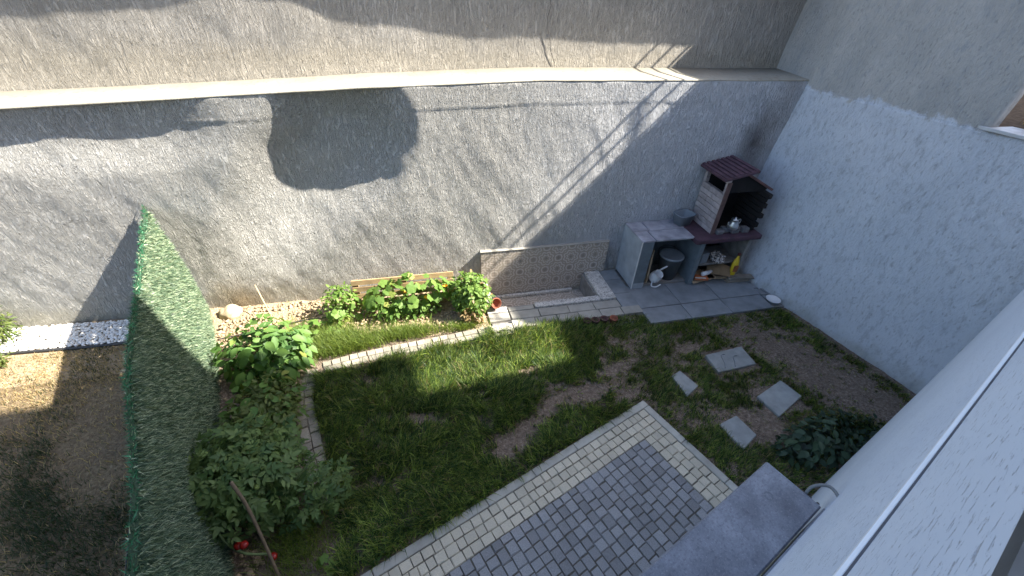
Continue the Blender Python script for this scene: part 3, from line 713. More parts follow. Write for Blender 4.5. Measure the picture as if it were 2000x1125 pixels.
link('paper', bm_mesh('paper', bm), print_mat(), np_)
gb = thing('grey_block', 'blue grey block on the lower shelf beside crumpled paper', 'block', (4.14, 4.62, .358), .2); box('block', -.07, .07, -.06, .06, 0, .17, M_greypl, gb, .008)
yb = thing('yellow_bottle', 'yellow plastic bottle with dark cap standing beside the firewood', 'bottle', (4.66, 4.485, .15)); yb.scale = (1.3,)*3
M_yel = simple('yellow_plastic', (.70, .50, .02), .08, 8, .35, 0)
q = lathe('body', [(.035, 0), (.042, .01), (.042, .15), (.036, .18), (.018, .22), (.015, .245)], M_yel, yb, 20, sx=1, sy=.7); q.rotation_euler = (R(-8), R(8), 0)
q = lathe('cap', [(.018, .246), (.018, .275), (.0005, .277)], simple('red_cap', (.09, .02, .02), .1, 8, .4, 0), yb, 14); q.rotation_euler = (R(-8), R(8), 0)
q = box('label', -.03, .03, -.034, -.029, .05, .13, simple('print_red', (.3, .1, .03), .5, 40, .6, 0), yb, 0); q.rotation_euler = (R(-8), R(8), 0)
pl = thing('white_bowl', 'white dish lying on the broken slabs by the side wall', 'dish', (4.985, 3.90, .05))
lathe('dish', [(.045, 0), (.05, .004), (.095, .032), (.103, .034), (.094, .028), (.05, .010), (.0005, .008)], M_enam, pl, 30)
M_terra = simple('terracotta', (.30, .10, .06), .2, 10, .85, .2)
M_terd = simple('old_terracotta', (.10, .05, .045), .3, 10, .85, .2)
for k, (x, y, lab) in enumerate(((2.10, 3.94, 'leftmost of four small pots sunk in grass along the terrace'), (2.215, 3.93, 'second small pot from the left along the terrace edge'), (2.345, 3.935, 'third small pot from the left along the terrace edge'), (2.475, 3.92, 'rightmost and reddest small pot sunk in grass along the terrace'))):
    t = thing('flower_pot', lab, 'pot', (x, y, .0), 0, 'small pots along the terrace edge')
    lathe('pot', [(.038, 0), (.052, .075), (.056, .076), (.056, .088), (.048, .088), (.044, .05), (.0005, .045)], M_terra if k == 3 else M_terd, t, 20)
t = thing('terracotta_pot', 'red terracotta pot lying tipped beside the leafy bush on the terrace corner', 'pot', (.93, 4.50, .10))
q = lathe('pot', [(.05, 0), (.068, .10), (.075, .102), (.075, .125), (.064, .125), (.058, .06), (.0005, .05)], M_terra, t, 22); q.rotation_euler = (R(55), R(25), 0)

# ================================================================== STEPPING STONES
M_step = simple('stepping_concrete', (.27, .285, .28), .2, 8, .85, .4, 70, .003, randv=.08)
for lab, pts in (('stepping slab nearest the barbecue terrace, with a raised curved mark', [(3.357, 3.106), (3.914, 3.158), (3.902, 2.854), (3.35, 2.816)]),
                 ('smallest stepping slab, left one near the patio corner', [(2.754, 2.87), (2.90, 2.932), (2.99, 2.68), (2.775, 2.565)]),
                 ('stepping slab nearest the side wall', [(3.571, 2.409), (4.013, 2.568), (4.092, 2.315), (3.629, 2.123)]),
                 ('stepping slab nearest the awning box beside bare soil', [(2.905, 2.161), (3.166, 2.228), (3.225, 1.971), (2.974, 1.848)])):
    t = thing('stepping_stone', lab, 'stepping stone', (pts[0][0], pts[0][1], 0), 0, 'stepping slabs in the lawn')
    keepworld(prism('slab', pts[::-1], -.03, .036, M_step, bev=.006), t)
    if 'curved' in lab:
        for dx, ln in ((-.09, .20), (.05, .15)):
            keepworld(tube('ridge', curve([(3.58+dx-.02, 2.86, .037), (3.60+dx, 2.93, .039), (3.64+dx, 2.86+ln, .039), (3.70+dx, 2.87+ln, .037)], 6), .006, M_slab, n=6), t)

# ================================================================== WHITE PEBBLES
pb = []
def pebbles():
    bm = bmesh.new(); bmesh.ops.create_icosphere(bm, subdivisions=1, radius=1); bm.verts.ensure_lookup_table()
    bv = np.array([v_.co for v_ in bm.verts]); bf = np.array([[v_.index for v_ in f_.verts] for f_ in bm.faces]); bm.free()
    v = []; f_ = []; n = 0
    for k in range(5200):
        x = rng.uniform(-7.2, -2.78); y = rng.uniform(4.64, 5.06); 
        y += -.02*math.sin(x*3)
        sx, sy, sz = rng.uniform(.012, .024), rng.uniform(.012, .02), rng.uniform(.009, .014); a = rng.uniform(0, 6.28)
        q = bv*(1+rng.uniform(-.18, .18, (len(bv), 1)))*[sx, sy, sz]; c, s_ = math.cos(a), math.sin(a)
        q = np.stack([q[:, 0]*c-q[:, 1]*s_+x, q[:, 0]*s_+q[:, 1]*c+y, q[:, 2]+rng.uniform(.018, .04)], -1)
        v.append(q); f_.append(bf+n); n += len(bv)
    return npmesh('pebbles', np.concatenate(v), None, np.concatenate(f_))
o = link('white_pebbles', pebbles(), simple('white_pebble', (.72, .71, .69), .12, 30, .7, .1), None, True)
tag(o, 'strip of white pebbles along the wall foot left of the turf fence', 'pebbles', kind='stuff')
es = tube('edge_strip', [(x, 4.615-.02*math.sin(x*3), .02) for x in np.linspace(-7.2, -2.75, 40)], .018, M_rub, None, 6)
tag(es, 'thin black edging strip in front of the white pebbles', 'edging')

# ================================================================== BLADES
def blades(n, xy, z, length, width, lean, tint, bend=.6, az=None, seg=3):
    """numpy strips: xy (n,2), returns verts, quads, tris, tint per vertex"""
    az = rng.uniform(0, 2*np.pi, n) if az is None else az
    d = np.stack([np.cos(az), np.sin(az)], -1); side = np.stack([-d[:, 1], d[:, 0]], -1)
    V_ = []; 
    for k in range(seg):
        t = k/seg; out = lean*length*(t**1.6); h = length*t*np.sqrt(np.clip(1-(lean*t*bend)**2, .05, 1))
        wv = width*(1-t*.75)/2
        c = xy+d*out[:, None]
        V_ += [np.concatenate([c-side*wv[:, None], (z+h)[:, None]], 1), np.concatenate([c+side*wv[:, None], (z+h)[:, None]], 1)]
    out = lean*length; h = length*np.sqrt(np.clip(1-(lean*bend)**2, .05, 1)); V_.append(np.concatenate([xy+d*out[:, None], (z+h)[:, None]], 1))
    m = 2*seg+1; v = np.stack(V_, 1).reshape(-1, 3); b0 = np.arange(n)*m
    quads = np.concatenate([np.stack([b0+2*k, b0+2*k+1, b0+2*k+3, b0+2*k+2], -1) for k in range(seg-1)]) if seg > 1 else np.zeros((0, 4), int)
    tris = np.stack([b0+2*seg-2, b0+2*seg-1, b0+2*seg], -1)
    return v, quads, tris, np.repeat(tint, m, 0)
def clear_of(x, y):
    ok = ~in_patio(x, y, .015)
    ok &= ~((x > .84) & (y > 4.0)); ok &= ~((x > 2.95) & (y > 3.76))
    for pts in ([(3.33, 2.79), (3.94, 3.18)], [(2.76, 2.58), (2.98, 2.92)], [(3.58, 2.16), (4.07, 2.54)], [(2.92, 1.88), (3.21, 2.21)]):
        ok &= ~((x > pts[0][0]) & (x < pts[1][0]) & (y > pts[0][1]) & (y < pts[1][1]))
    return ok
EDGE = [(4.2, .85), (4.03, .8), (3.95, .1)]
def lawn_left(y): return np.interp(y, [1.4, 2.16, 2.45, 2.82, 3.33, 3.68, 3.72], [-.80, -.89, -.99, -1.10, -1.235, -1.24, -1.22])
def lawn_top(x): return np.interp(x, [-1.3, -1.22, -.7, .1, .8], [3.66, 3.66, 3.76, 3.85, 3.93])
def patch(x, y, cx, cy, ax, ay, rot=0):
    dx, dy = x-cx, y-cy; c, s_ = math.cos(rot), math.sin(rot)
    return np.sqrt(((dx*c+dy*s_)/ax)**2+((-dx*s_+dy*c)/ay)**2)
BARE = [(1.55, 2.86, .46, .13, .12), (1.12, 2.66, .30, .13, .55), (.80, 2.45, .36, .15, .35), (-.10, 2.84, .24, .08, -.25), (1.10, 3.27, .17, .05, .1), (2.2, 3.15, .28, .08, .25), (.12, 3.40, .10, .05, 0), (3.30, 3.28, .30, .07, .1), (3.30, 2.14, .36, .15, -.3), (3.62, 1.85, .38, .10, -.35), (4.60, 2.75, .85, .42, -1.15), (4.95, 2.05, .34, .36, 0), (4.25, 3.38, .42, .13, -.3), (2.05, 2.72, .26, .08, .3)]
def bare(x, y):
    b_ = np.zeros_like(x); x0, y0 = x, y; nz = .55*grid_noise(x, y, 6, 41)
    for p in BARE: b_ = np.maximum(b_, np.clip((1.4-patch(x, y, *p)+nz)/.75, 0, 1))
    return b_
def lawn():
    """tufts: each a fan of blades sharing a root, tint and vigour"""
    n0 = 30000; x = rng.uniform(-1.35, 5.4, n0); y = rng.uniform(1.1, 4.12, n0)
    ok = clear_of(x, y) & (x > lawn_left(y)) & ((y < lawn_top(x)) | (x > .8)) & (x < 5.1-.218*(y-3.67)-.03) & (y > .38*x+.02)
    cl = grid_noise(x, y, 5, 42); right = smooth((x-1.4)/1.4); br = bare(x, y)
    ok &= rng.random(n0) < (.80+.7*cl)*(1-.96*br)*(1-.22*right)
    x, y, cl, right, br = x[ok], y[ok], cl[ok], right[ok], br[ok]; nt_ = len(x); B = 13
    vig = np.clip(1+.55*cl+rng.normal(0, .2, nt_), .45, 1.7)*(1-.45*right)*(1-.45*br)
    tone = np.clip(rng.normal(1, .28, nt_)+.35*grid_noise(x, y, 2.5, 43), .35, 1.8)
    flow = 5.0*grid_noise(x, y, 1.3, 44)-1.2
    k = np.repeat(np.arange(nt_), B); n = len(k); rs = rng.normal(0, .013, (n, 2)); xy = np.stack([x, y], -1)[k]+rs
    keep = clear_of(xy[:, 0], xy[:, 1]); k, xy = k[keep], xy[keep]; n = len(k)
    L = rng.uniform(.055, .145, n)*vig[k]; az = flow[k]+rng.normal(0, 1.15, n)
    g = rng.random(n)[:, None]**2.3; base = np.array([.026, .072, .023])*(1-g)+np.array([.36, .47, .10])*g; base = base*tone[k][:, None]
    dr = (rng.random(n) < .04+.12*br[k]+.05*right[k])[:, None]; base = np.where(dr, np.array([.36, .29, .15]), base)
    return blades(n, xy, np.zeros(n)-.005, L, rng.uniform(.0055, .0105, n)*(1-.25*right[k]), rng.uniform(.25, 1.1, n), np.clip(base, 0, .6), .75, az)
def stuff(name, args, mat, label, cat, parent=None):
    v, q, t, c = args; o = link(name, npmesh(name, v, q, t, c), mat, parent)
    return tag(o, label, cat, kind='stuff')
stuff('lawn_grass', lawn(), M_grass, 'long uneven green lawn grass with worn bare patches', 'grass')
def bedgrass():
    cs = [(-1.0, 4.1, .45, .18, 4200, .19), (-.25, 4.16, .32, .09, 1800, .15), (.45, 4.14, .25, .07, 900, .12), (-1.35, 4.25, .35, .22, 2400, .17), (-1.75, 4.4, .25, .2, 260, .12), (.75, 4.0, .08, .05, 300, .1), (-1.5, 3.0, .12, .6, 900, .12), (-1.15, 1.85, .25, .3, 1300, .18), (-1.6, 4.6, .5, .3, 200, .07)]
    xs = []; Ls = []
    for cx, cy, sx, sy, n, L in cs: xs.append(np.stack([rng.normal(cx, sx*.6, n), rng.normal(cy, sy*.6, n)], -1)); Ls.append(rng.uniform(.5, 1.1, n)*L)
    xy = np.concatenate(xs); L = np.concatenate(Ls); k = (xy[:, 1] > np.where(xy[:, 0] > -1.25, lawn_top(xy[:, 0])+.2, 1.2)) | (xy[:, 0] < -1.38) | (xy[:, 1] < 2.1); xy, L = xy[k], L[k]; n = len(xy)
    g = rng.random(n)[:, None]; base = np.array([.06, .12, .025])*(1-g)+np.array([.28, .36, .08])*g
    return blades(n, xy, np.zeros(n)+.02, L, rng.uniform(.004, .007, n), rng.uniform(.25, .9, n), base, .75)
stuff('bed_weeds', bedgrass(), M_grass, 'tufts of tall weeds and grass in the planting bed', 'weeds')
def leftgrass():
    n0 = 130000; x = rng.uniform(-6.5, -1.3, n0); y = rng.uniform(.6, 4.58, n0); ok = x < fence_x(y)-.05
    gr = grid_noise(x*.6-y*.5, x*.9+y*.8, 1.9, 51); ok &= rng.random(n0) < np.clip(.30+1.1*gr+.25*smooth((y-3.4)/.5), .10, 1)
    x, y, gr = x[ok], y[ok], gr[ok]; n = len(x)
    g = rng.random(n)[:, None]; green = np.array([.022, .045, .02])*(1-g)+np.array([.06, .09, .035])*g; dry = np.array([.42, .33, .18])*(.7+.6*g)
    sunny = smooth((y-3.2)/.8); pd = (rng.random(n) < np.clip(.30-.8*gr+.55*sunny, .03, .92))[:, None]  # blade colour follows the light: more straw in the sunlit strip, dark green in shade
    return blades(n, np.stack([x, y], -1), np.zeros(n), rng.uniform(.035, .085, n)*(1-.35*sunny), rng.uniform(.0045, .008, n), rng.uniform(.5, 1.1, n), np.where(pd, dry, green), .8, None, 2)
stuff('neighbour_lawn', leftgrass(), M_grass, 'short patchy dried lawn on the far side of the turf fence', 'grass')
def drygrass():
    n = 14000; y = rng.uniform(.8, YE-.03, n); dx = rng.uniform(.30, 2.0, n); x = 4.85-.218*(y-5.09)+.351+dx
    g = rng.random(n)[:, None]; c = np.array([.10, .06, .03])*(1-g)+np.array([.46, .33, .16])*g
    return blades(n, np.stack([x, y], -1), 2.68+dx*.28, rng.uniform(.08, .24, n), rng.uniform(.004, .008, n), rng.uniform(.4, 1.2, n), c, .7)
stuff('dry_grass', drygrass(), M_grass, 'straw coloured dry grass above the side wall coping', 'grass')

# ================================================================== TURF FENCE
fe = thing('turf_fence', 'green artificial turf fence standing between the two gardens', 'fence', (-2.2, 3.1, 0))
def fence_pt(t, z):        # t along 0..1, far end at the wall; slight sag and lean
    y = 5.06+(0.75-5.06)*t; x = fence_x(y)-.0+.035*math.sin(t*9)*.6
    return x+.10*(1-z/1.5)+.03*math.sin(z*2.2+t*6), y
def fence():
    nt_, nz = 150, 46; rows_ = []
    tt = np.linspace(0, 1, nt_); H_ = 1.50+.025*np.sin(tt*13)+.05*grid_noise(tt*6, tt*0, 1, 61)
    H_ = H_+.03*np.exp(-((tt)/.02)**2)
    P = np.zeros((nt_, nz, 3))
    for i, t in enumerate(tt):
        for j in range(nz):
            z = H_[i]*j/(nz-1); x, y = fence_pt(t, z); P[i, j] = (x, y, z)
    keep = rng.random((nt_-1, nz-1)) > .018
    me = npmesh('backing', P.reshape(-1, 3), gridfaces(nt_, nz, keep))
    n = 70000; a = rng.random(n)*(nt_-1.001); b_ = (1-rng.random(n)**1.0)*(nz-1.001)
    i = a.astype(int); j = b_.astype(int); fa = (a-i)[:, None]; fb = (b_-j)[:, None]
    p = P[i, j]*(1-fa)*(1-fb)+P[i+1, j]*fa*(1-fb)+P[i, j+1]*(1-fa)*fb+P[i+1, j+1]*fa*fb
    topf = (j/(nz-1))
    ns = rng.normal(0, .55, (n, 3))+np.array([.95, .33, -.25])                    # tufts stick out on the garden side, combed down
    fr = topf > .945; ns[fr] = rng.normal(0, .6, (fr.sum(), 3))+np.array([-.35, 0, .12])
    ns /= np.linalg.norm(ns, axis=1)[:, None]; L = rng.uniform(.028, .062, n)[:, None]; L[fr] *= .85
    side = np.cross(ns, rng.normal(0, 1, (n, 3))); side /= np.linalg.norm(side, axis=1)[:, None]; wv = rng.uniform(.0028, .0055, n)[:, None]
    v = np.stack([p-side*wv, p+side*wv, p+ns*L], 1).reshape(-1, 3); tr = np.arange(3*n).reshape(-1, 3)
    g = rng.random((n, 1)); c = np.array([.022, .055, .040])*(1-g)+np.array([.20, .29, .185])*g
    c = np.where(rng.random((n, 1)) < .22, np.array([.42, .50, .35]), c); c = np.where((fr & (rng.random(n) < .75))[:, None], np.array([.045, .19, .10])*(.4+1.0*g), c)
    mf = npmesh('turf', v, None, tr, np.repeat(c, 3, 0))
    o = keepworld(link('backing', me, simple('turf_backing', (.035, .075, .045), .3, 30, .9, .3)), fe)
    tag(keepworld(link('turf', mf, M_turf), fe), kind='stuff')
fence()
for t in (.01, .3, .6, .9):
    x, y = fence_pt(t, .7); keepworld(tube('post', [(x-.035, y, -.1), (x-.06, y, 1.36)], .016, M_gap), fe)
for z in (1.40, .75): keepworld(tube('wire', [(fence_pt(t, z)[0]-.035, fence_pt(t, z)[1], z) for t in np.linspace(0, 1, 30)], .0035, M_rub, n=5), fe)

# ================================================================== PLANTING BED BITS
M_rock = simple('limestone', (.46, .37, .25), .25, 9, .9, .6, 30, .01)
t = thing('bed_rock', 'rounded pale rock at the wall foot beside the turf fence', 'rock', (-2.43, 4.93, .06))
bm = bmesh.new(); bmesh.ops.create_icosphere(bm, subdivisions=3, radius=.12)
for v_ in bm.verts:
    q = v_.co.normalized(); v_.co = v_.co*(1+.12*math.sin(q.x*5+1)+.1*math.sin(q.y*7)+.06*math.sin(q.z*9+q.x*4)); v_.co.z *= .75; v_.co.x *= 1.15
link('rock', bm_mesh('rock', bm), M_rock, t, True)
def clods():
    bm = bmesh.new(); bmesh.ops.create_icosphere(bm, subdivisions=1, radius=1); bv = np.array([v_.co for v_ in bm.verts]); bf = np.array([[v_.index for v_ in f_.verts] for f_ in bm.faces]); bm.free()
    v = []; f_ = []; n = 0
    for k in range(2600):
        if k < 2000: x = rng.uniform(-2.5, .7); y = rng.uniform(4.2, 5.04)
        else: y = rng.uniform(1.5, 4.2); x = rng.uniform(fence_x(y)+.1, -1.4)
        if x < fence_x(y)+.12: continue
        s_ = rng.uniform(.006, .022)*(1 if rng.random() > .06 else 1.8); q = bv*(1+rng.uniform(-.35, .35, (len(bv), 1)))*s_*np.array([1, 1, .7])+[x, y, .045+rng.uniform(-.02, .01)]
        v.append(q); f_.append(bf+n); n += len(bv)
    return npmesh('clods', np.concatenate(v), None, np.concatenate(f_))
tag(link('soil_clods', clods(), simple('clod', (.38, .29, .19), .4, 12, .95, .4)), 'loose clods and small stones on the planting bed', 'clods', kind='stuff')
M_cane = simple('dry_cane', (.48, .38, .22), .2, 20, .8, .2)
tag(tube('bamboo_cane', [(-1.83, 4.58, .03), (-2.06, 4.98, .42)], .008, M_cane), 'dry bamboo cane leaning against the wall behind the bed', 'cane')
tag(tube('wooden_peg', [(-1.28, 4.86, .0), (-1.31, 4.88, .20)], .012, simple('grey_wood', (.30, .24, .17), .2, 20, .9, .2)), 'short wooden peg in the soil left of the pallet', 'peg')
tag(tube('drip_hose', curve([(-2.45, 4.42, .06), (-2.2, 4.45, .075), (-1.9, 4.52, .07), (-1.5, 4.60, .07), (-1.1, 4.62, .06)], 8), .008, M_rub), 'thin black drip hose lying across the planting bed', 'hose')
# pallet
pa = thing('pallet', 'weathered wooden pallet leaning on the wall behind squash leaves', 'pallet', (-.22, 4.74, .03))
M_pal = simple('pallet_wood', (.33, .225, .12), .3, 8, .85, .35, 40, .003, randv=.18)
for k in range(5):
    zc = .45-.105*k; o = box('slat', -.65, .65, -.010, .010, -.036, .036, M_pal, pa, .003, .003); o.location = (0, -.03+.05*zc, zc); o.rotation_euler = (R(-6), random.uniform(-.006, .006), 0)
for x in (-.61, 0, .61):
    o = box('post', x-.035, x+.035, .0, .07, 0, .435, M_pal, pa, .004); o.rotation_euler = (R(-3), 0, 0)

# ================================================================== PLANTS
def leaf_mesh(name, kind, mat):
    if kind == 'squash':
        n = 22; v = [(0, .10, .012)]; 
        for k in range(n):
            a = 2*math.pi*k/n-math.pi/2; r_ = .5*(1+.13*math.cos(5*(a-math.pi/2))+.05*math.cos(11*a)); r_ *= 1-.45*math.exp(-((a+math.pi/2)/.22)**2) if abs(a+math.pi/2) < 1 else 1
            x, y = r_*math.cos(a), r_*math.sin(a)+.05; v.append((x, y+.1, -.10*(x*x+y*y)*1.6+.05*math.cos(5*a)*r_))
        f_ = [(0, 1+k, 1+(k+1) % n) for k in range(n)]
    else:
        v = []; f_ = []; m = 7; wd = .30 if kind == 'ovate' else .36
        for k in range(m+1):
            t_ = k/m; ww = wd*math.sin(math.pi*min(t_*1.02+.02, 1))**.8*(1.15-.5*t_); y = t_; zc = -.22*t_*t_
            v += [(-ww, y, zc+.09*ww/wd+random.uniform(-.012, .012)), (0, y, zc), (ww, y, zc+.09*ww/wd+random.uniform(-.012, .012))]
        for k in range(m):
            a = 3*k; f_ += [(a, a+1, a+4, a+3), (a+1, a+2, a+5, a+4)]
    me = pyd(name, v, f_); me.materials.append(mat); me.polygons.foreach_set('use_smooth', [True]*len(me.polygons)); return me
L_sq = [leaf_mesh('leaf', 'squash', M_cuc) for _ in range(2)]; L_ov = [leaf_mesh('leaf', 'ovate', M_ovate) for _ in range(3)]; L_dk = [leaf_mesh('leaf', k_, M_dark) for k_ in ('ovate', 'ovate', 'round')]
def orient(o, normal, heading):
    n_ = Vector(normal).normalized(); h = Vector(heading); h = (h-n_*h.dot(n_)); h = h.normalized() if h.length > 1e-3 else n_.orthogonal().normalized()
    x = h.cross(n_); o.rotation_euler = Matrix((x, h, n_)).transposed().to_euler()
def leafy(root, meshes, n, c, r_, size, seed, petiole=True, upw=.8, core=.0, stem_r=.006):
    """leaves as single objects round a dome centre c with radii r_, plus stems"""
    rs = random.Random(seed); base = Vector((c[0], c[1], 0)); paths = []
    for k in range(n):
        while True:
            q = Vector((rs.uniform(-1, 1), rs.uniform(-1, 1), rs.uniform(-.6, 1)))
            if core < q.length < 1: break
        q = q.normalized()*(q.length**.5)
        p = Vector((c[0]+q.x*r_[0], c[1]+q.y*r_[1], max(.03, c[2]+q.z*r_[2])))
        nrm = Vector((q.x*.7+rs.uniform(-.5, .5)+.15, q.y*.7+rs.uniform(-.5, .5)-.15, upw+rs.uniform(-.3, .5)))
        o = bpy.data.objects.new('leaf', rs.choice(meshes)); C.objects.link(o); o.parent = root
        o.location = p-root.location; s_ = size*rs.uniform(.6, 1.2); o.scale = (s_*rs.uniform(.85, 1.1), s_, s_); orient(o, nrm, (q.x+rs.uniform(-.6, .6), q.y+rs.uniform(-.6, .6), -.2))
        paths.append(p)
    return paths
def stems(root, base, tips, r0, mat=M_stem):
    """one joined stem part"""
    V_ = []; F_ = []
    for tp_ in tips:
        b0 = Vector(base)+Vector((random.uniform(-.05, .05), random.uniform(-.05, .05), 0)); mid = (b0+tp_)/2+Vector((random.uniform(-.06, .06), random.uniform(-.06, .06), .05)); pts = curve([b0, mid, tp_], 4); n_ = 5; i0 = len(V_)
        for i, p in enumerate(pts):
            d = (pts[min(i+1, len(pts)-1)]-pts[max(i-1, 0)]).normalized(); a = d.orthogonal().normalized(); b_ = d.cross(a); rr_ = r0*(1-.7*i/(len(pts)-1))
            V_ += [p+a*rr_*math.cos(6.283*k/n_)+b_*rr_*math.sin(6.283*k/n_)-root.location for k in range(n_)]
        for i in range(len(pts)-1):
            for k in range(n_): F_.append((i0+i*n_+k, i0+i*n_+(k+1) % n_, i0+(i+1)*n_+(k+1) % n_, i0+(i+1)*n_+k))
    return link('stems', pyd('stems', V_, F_), mat, root, True)
def foliage(root, n, c, r_, size, lo, hi, seed, aspect=.42, upw=.6, kind='single', dead=0.0, shell=.45):
    """many small leaves joined into one part"""
    g = np.random.default_rng(seed); q = g.normal(0, 1, (n, 3)); q /= np.linalg.norm(q, axis=1)[:, None]; q *= (g.random((n, 1))**shell); q[:, 2] = np.where(q[:, 2] < -.6, -q[:, 2], q[:, 2])
    lump = 1+.22*grid_noise(q[:, 0]*2+seed, q[:, 1]*2+q[:, 2]*2, 1.6, seed)
    P = np.array(c)+q*np.array(r_)*lump[:, None]; P[:, 2] = np.maximum(P[:, 2], .03)
    nr = q*.7+g.normal(0, .45, (n, 3))+np.array([.1, -.1, upw]); nr /= np.linalg.norm(nr, axis=1)[:, None]
    h = q+g.normal(0, .5, (n, 3))+np.array([0, 0, -.25]); h -= nr*np.sum(h*nr, 1)[:, None]; h /= np.linalg.norm(h, axis=1)[:, None]; sd_ = np.cross(h, nr)
    L = (size*g.uniform(.6, 1.25, n))[:, None]
    m = g.random((n, 1)); col = np.array(lo)*(1-m)+np.array(hi)*m
    if dead: col = np.where(g.random((n, 1)) < dead, np.array([.34, .24, .12]), col)
    vs_, tr, cc = [], [], []; off = 0
    def leaf(base, hd, sdd, L_, cl, asp):
        nonlocal off
        k = len(base); wv = L_*asp*.5
        pts = np.stack([base, base+hd*L_*.35+sdd*wv+nr*L_*.06, base+hd*L_*.35-sdd*wv+nr*L_*.06, base+hd*L_*.72+sdd*wv*.7-nr*L_*.02, base+hd*L_*.72-sdd*wv*.7-nr*L_*.02, base+hd*L_-nr*L_*.14, base+hd*L_*.5], 1)
        b0 = off+np.arange(k)*7
        for t_ in ((0, 1, 6), (0, 6, 2), (1, 3, 6), (6, 4, 2), (3, 5, 6), (6, 5, 4)): tr.append(np.stack([b0+t_[0], b0+t_[1], b0+t_[2]], -1))
        vs_.append(pts.reshape(-1, 3)); cc.append(np.repeat(cl, 7, 0)); off += 7*k
    if kind == 'single': leaf(P, h, sd_, L, col, aspect)
    else:                                            # pinnate tomato leaf: five leaflets on one plane
        for a, t_, sc in ((0, .55, .55), (.9, .30, .42), (-.9, .30, .42), (1.1, .58, .36), (-1.1, .58, .36)):
            hd = h*math.cos(a)+sd_*math.sin(a); sdd = sd_*math.cos(a)-h*math.sin(a); leaf(P+h*L*t_, hd, sdd, L*sc, col*g.uniform(.85, 1.15, (n, 1)), aspect)
    me = npmesh('foliage', np.concatenate(vs_)-np.array(root.location), None, np.concatenate(tr), np.concatenate(cc))
    return tag(link('foliage', me, M_fol, root), kind='stuff')
# squash vines on the pallet
r_ = thing('squash_vine', 'squash vine with broad bright leaves climbing over the pallet', 'plant', (-.15, 4.6, 0))
ps = leafy(r_, L_sq, 88, (-.14, 4.57, .35), (.60, .16, .26), .14, 3, upw=.75); stems(r_, (-.15, 4.55, 0), ps[:16], .006)
foliage(r_, 420, (-.25, 4.48, .16), (.5, .12, .18), .075, (.08, .17, .035), (.18, .29, .065), 5, .45)
M_flower = simple('squash_flower', (.75, .38, .02), .1, 10, .6, 0)
for p in ((-.20, 4.50, .40), (.30, 4.52, .42), (.05, 4.47, .30)):
    lathe('flower', [(.006, 0), (.014, .02), (.03, .04), (.034, .042), (.018, .03), (.0005, .015)], M_flower, r_, 10, tuple(Vector(p)-r_.location))
r_ = thing('left_squash_bush', 'bushy squash plant at the left end of the pallet', 'plant', (-1.05, 4.62, 0)); r_.name = 'squash_bush'
ps = leafy(r_, L_sq, 26, (-1.02, 4.6, .22), (.24, .22, .22), .105, 11); stems(r_, (-1.02, 4.6, 0), ps[:10], .006); foliage(r_, 520, (-1.03, 4.62, .26), (.23, .2, .26), .055, (.10, .19, .035), (.22, .34, .075), 6, .5)
r_ = thing('small_squash', 'few low squash leaves on the bed edge left of the pallet', 'plant', (-1.32, 4.36, 0))
ps = leafy(r_, L_sq, 36, (-1.36, 4.30, .11), (.42, .2, .12), .10, 12); stems(r_, (-1.3, 4.36, 0), ps[:8], .005)
r_ = thing('bean_bush', 'dense bright green bush at the right end of the pallet beside the basin', 'bush', (.62, 4.42, 0))
foliage(r_, 1900, (.62, 4.45, .30), (.27, .26, .30), .065, (.09, .18, .035), (.22, .34, .075), 8, .5, dead=.03); foliage(r_, 220, (.62, 4.26, .12), (.16, .1, .14), .07, (.30, .22, .12), (.42, .32, .18), 9, .4, dead=.3)
stems(r_, (.62, 4.42, 0), [Vector((.62+random.uniform(-.2, .2), 4.42+random.uniform(-.2, .15), random.uniform(.2, .5))) for _ in range(14)], .006)
r_ = thing('nightshade_plant', 'broad leaved green plant half in sun against the turf fence', 'plant', (-1.78, 3.82, 0))
ps = leafy(r_, L_ov, 230, (-1.76, 3.88, .28), (.45, .44, .34), .135, 21, upw=.7); stems(r_, (-1.78, 3.82, 0), ps[:24], .008)
foliage(r_, 500, (-1.76, 3.86, .2), (.42, .40, .28), .09, (.035, .09, .025), (.075, .16, .04), 22, .55)
r_ = thing('low_pepper_plant', 'low olive green pepper plants in shade beside the stone edging', 'plant', (-1.55, 2.92, 0))
ps = leafy(r_, L_ov, 110, (-1.63, 3.02, .22), (.33, .55, .24), .12, 31, upw=.8); stems(r_, (-1.55, 2.95, 0), ps[:12], .005)
foliage(r_, 1900, (-1.62, 3.0, .20), (.35, .58, .24), .065, (.07, .12, .03), (.16, .20, .06), 32, .5)
# tomato
r_ = thing('tomato_plant', 'sprawling tomato plant with a few red fruits tied to a stake', 'plant', (-1.45, 2.1, 0))
foliage(r_, 1150, (-1.60, 2.28, .44), (.46, .46, .32), .135, (.06, .125, .04), (.17, .25, .08), 41, .45, .7, 'pinnate'); foliage(r_, 300, (-1.05, 2.12, .28), (.28, .24, .18), .11, (.06, .125, .04), (.17, .25, .08), 42, .45, .7, 'pinnate')
stems(r_, (-1.45, 2.0, 0), [Vector((-1.45+random.uniform(-.5, .5), 2.15+random.uniform(-.4, .4), random.uniform(.25, .6))) for _ in range(18)], .010)
tube('branch', [tuple(Vector(p)-r_.location) for p in curve([(-1.32, 1.74, .15), (-1.50, 1.76, .22), (-1.62, 1.84, .36), (-1.66, 1.95, .52)], 6)], .010, M_stem, r_)
M_tom = simple('tomato_red', (.30, .014, .01), .15, 10, .25, 0)
for p in ((-1.505, 1.775, .30), (-1.46, 1.765, .315), (-1.30, 1.72, .14)):
    lathe('tomato', [(.0005, -.026), (.018, -.022), (.030, -.002), (.026, .018), (.008, .025), (.0005, .022)], M_tom, r_, 16, tuple(Vector(p)-r_.location))
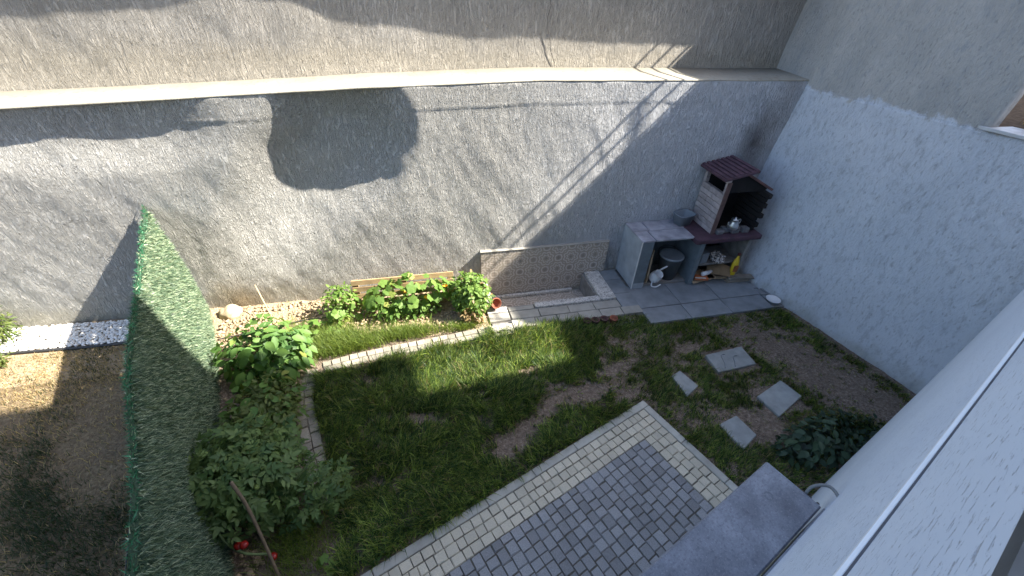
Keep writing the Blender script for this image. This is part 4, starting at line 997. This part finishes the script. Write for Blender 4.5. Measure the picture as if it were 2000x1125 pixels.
for p in ((-1.72, 2.16, .66), (-1.36, 2.05, .58)):
    lathe('tomato', [(.0005, -.02), (.014, -.017), (.022, 0), (.018, .014), (.0005, .018)], simple('tomato_green', (.22, .30, .08), .15, 10, .3, 0), r_, 14, tuple(Vector(p)-r_.location))
tag(tube('plant_stake', curve([(-1.24, 1.55, -.05), (-1.30, 1.72, .35), (-1.345, 1.84, .70), (-1.39, 1.90, .92)], 5), .012, simple('stake_wood', (.19, .14, .09), .25, 25, .9, .3), None, 8), 'weathered wooden stake rising through the tomato plant', 'stake')
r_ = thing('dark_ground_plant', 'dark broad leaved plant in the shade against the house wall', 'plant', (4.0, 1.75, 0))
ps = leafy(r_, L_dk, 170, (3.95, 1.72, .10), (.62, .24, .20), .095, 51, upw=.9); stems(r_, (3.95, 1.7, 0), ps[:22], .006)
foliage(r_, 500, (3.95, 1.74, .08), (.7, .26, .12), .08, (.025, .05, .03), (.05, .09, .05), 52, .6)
r_ = thing('young_seedling', 'small bright seedling by the patio kerb below the tomato plant', 'plant', (-.93, 1.62, 0))
ps = leafy(r_, L_sq, 3, (-.93, 1.62, .08), (.06, .04, .05), .09, 61); stems(r_, (-.93, 1.62, 0), ps, .003)
r_ = thing('corner_shrub', 'feathery green shrub cut by the left edge in front of the pebbles', 'shrub', (-4.85, 4.70, 0))
foliage(r_, 1700, (-4.92, 4.85, .25), (.28, .22, .34), .06, (.07, .12, .03), (.16, .20, .05), 71, .28, .5); foliage(r_, 500, (-4.70, 4.45, .12), (.16, .16, .15), .055, (.07, .11, .03), (.15, .19, .05), 72, .3); stems(r_, (-4.85, 4.7, 0), [Vector((-4.85+random.uniform(-.3, .2), 4.7+random.uniform(-.3, .2), random.uniform(.1, .45))) for _ in range(14)], .006)

t = thing('board_stack', 'flat stack of grey weathered boards at the right foot of the barbecue', 'boards', (4.78, 4.44, .05), R(-6))
M_gbd = simple('grey_board', (.26, .23, .19), .25, 9, .9, .3, randv=.25)
for k in range(5):
    o = box('board', -.20, .20, -.055, .055, 0, .018, M_gbd, t, .003, .004); o.location = (random.uniform(-.03, .03), random.uniform(-.015, .015), .002+.022*k); o.rotation_euler = (0, 0, random.uniform(-.15, .15))

t = thing('plant_pot', 'round dark green pot half hidden among dark leaves by the awning box', 'pot', (3.50, 1.70, 0))
lathe('pot', [(.07, 0), (.085, .10), (.09, .10), (.09, .112), (.08, .112), (.075, .06), (.0005, .055)], simple('green_pot', (.04, .07, .045), .2, 10, .5, 0), t, 24)

# ================================================================== SUB-PARTS
def loc_m(o): return o.matrix_parent_inverse @ o.matrix_basis
def sub(root, part, names):
    p = [c for c in root.children if c.name.split('.')[0] == part][0]; pm = loc_m(p).inverted()
    for c in list(root.children):
        if c.name.split('.')[0] in names:
            m = pm @ c.matrix_parent_inverse; c.parent = p; c.matrix_parent_inverse = m
bpy.context.view_layer.update()
sub(hs, 'facade', ('trim_bead', 'joint')); sub(ca, 'housing', ('screw', 'cable')); sub(ct, 'pier', ('front_tile', 'corner_trim')); sub(bk, 'body', ('bail',)); sub(yb, 'body', ('label',))
sub(tpot, 'body', ('spout', 'handle')); sub(jg, 'body', ('handle', 'spout')); sub(fe, 'backing', ('turf',)); sub(uw, 'wall_face', ('crack',)); sub(bb, 'hearth_floor', ('hearth_stone',)); sub(tp, 'backing', ('tile',)); sub(ba, 'basin_floor', ('floor_tile',))
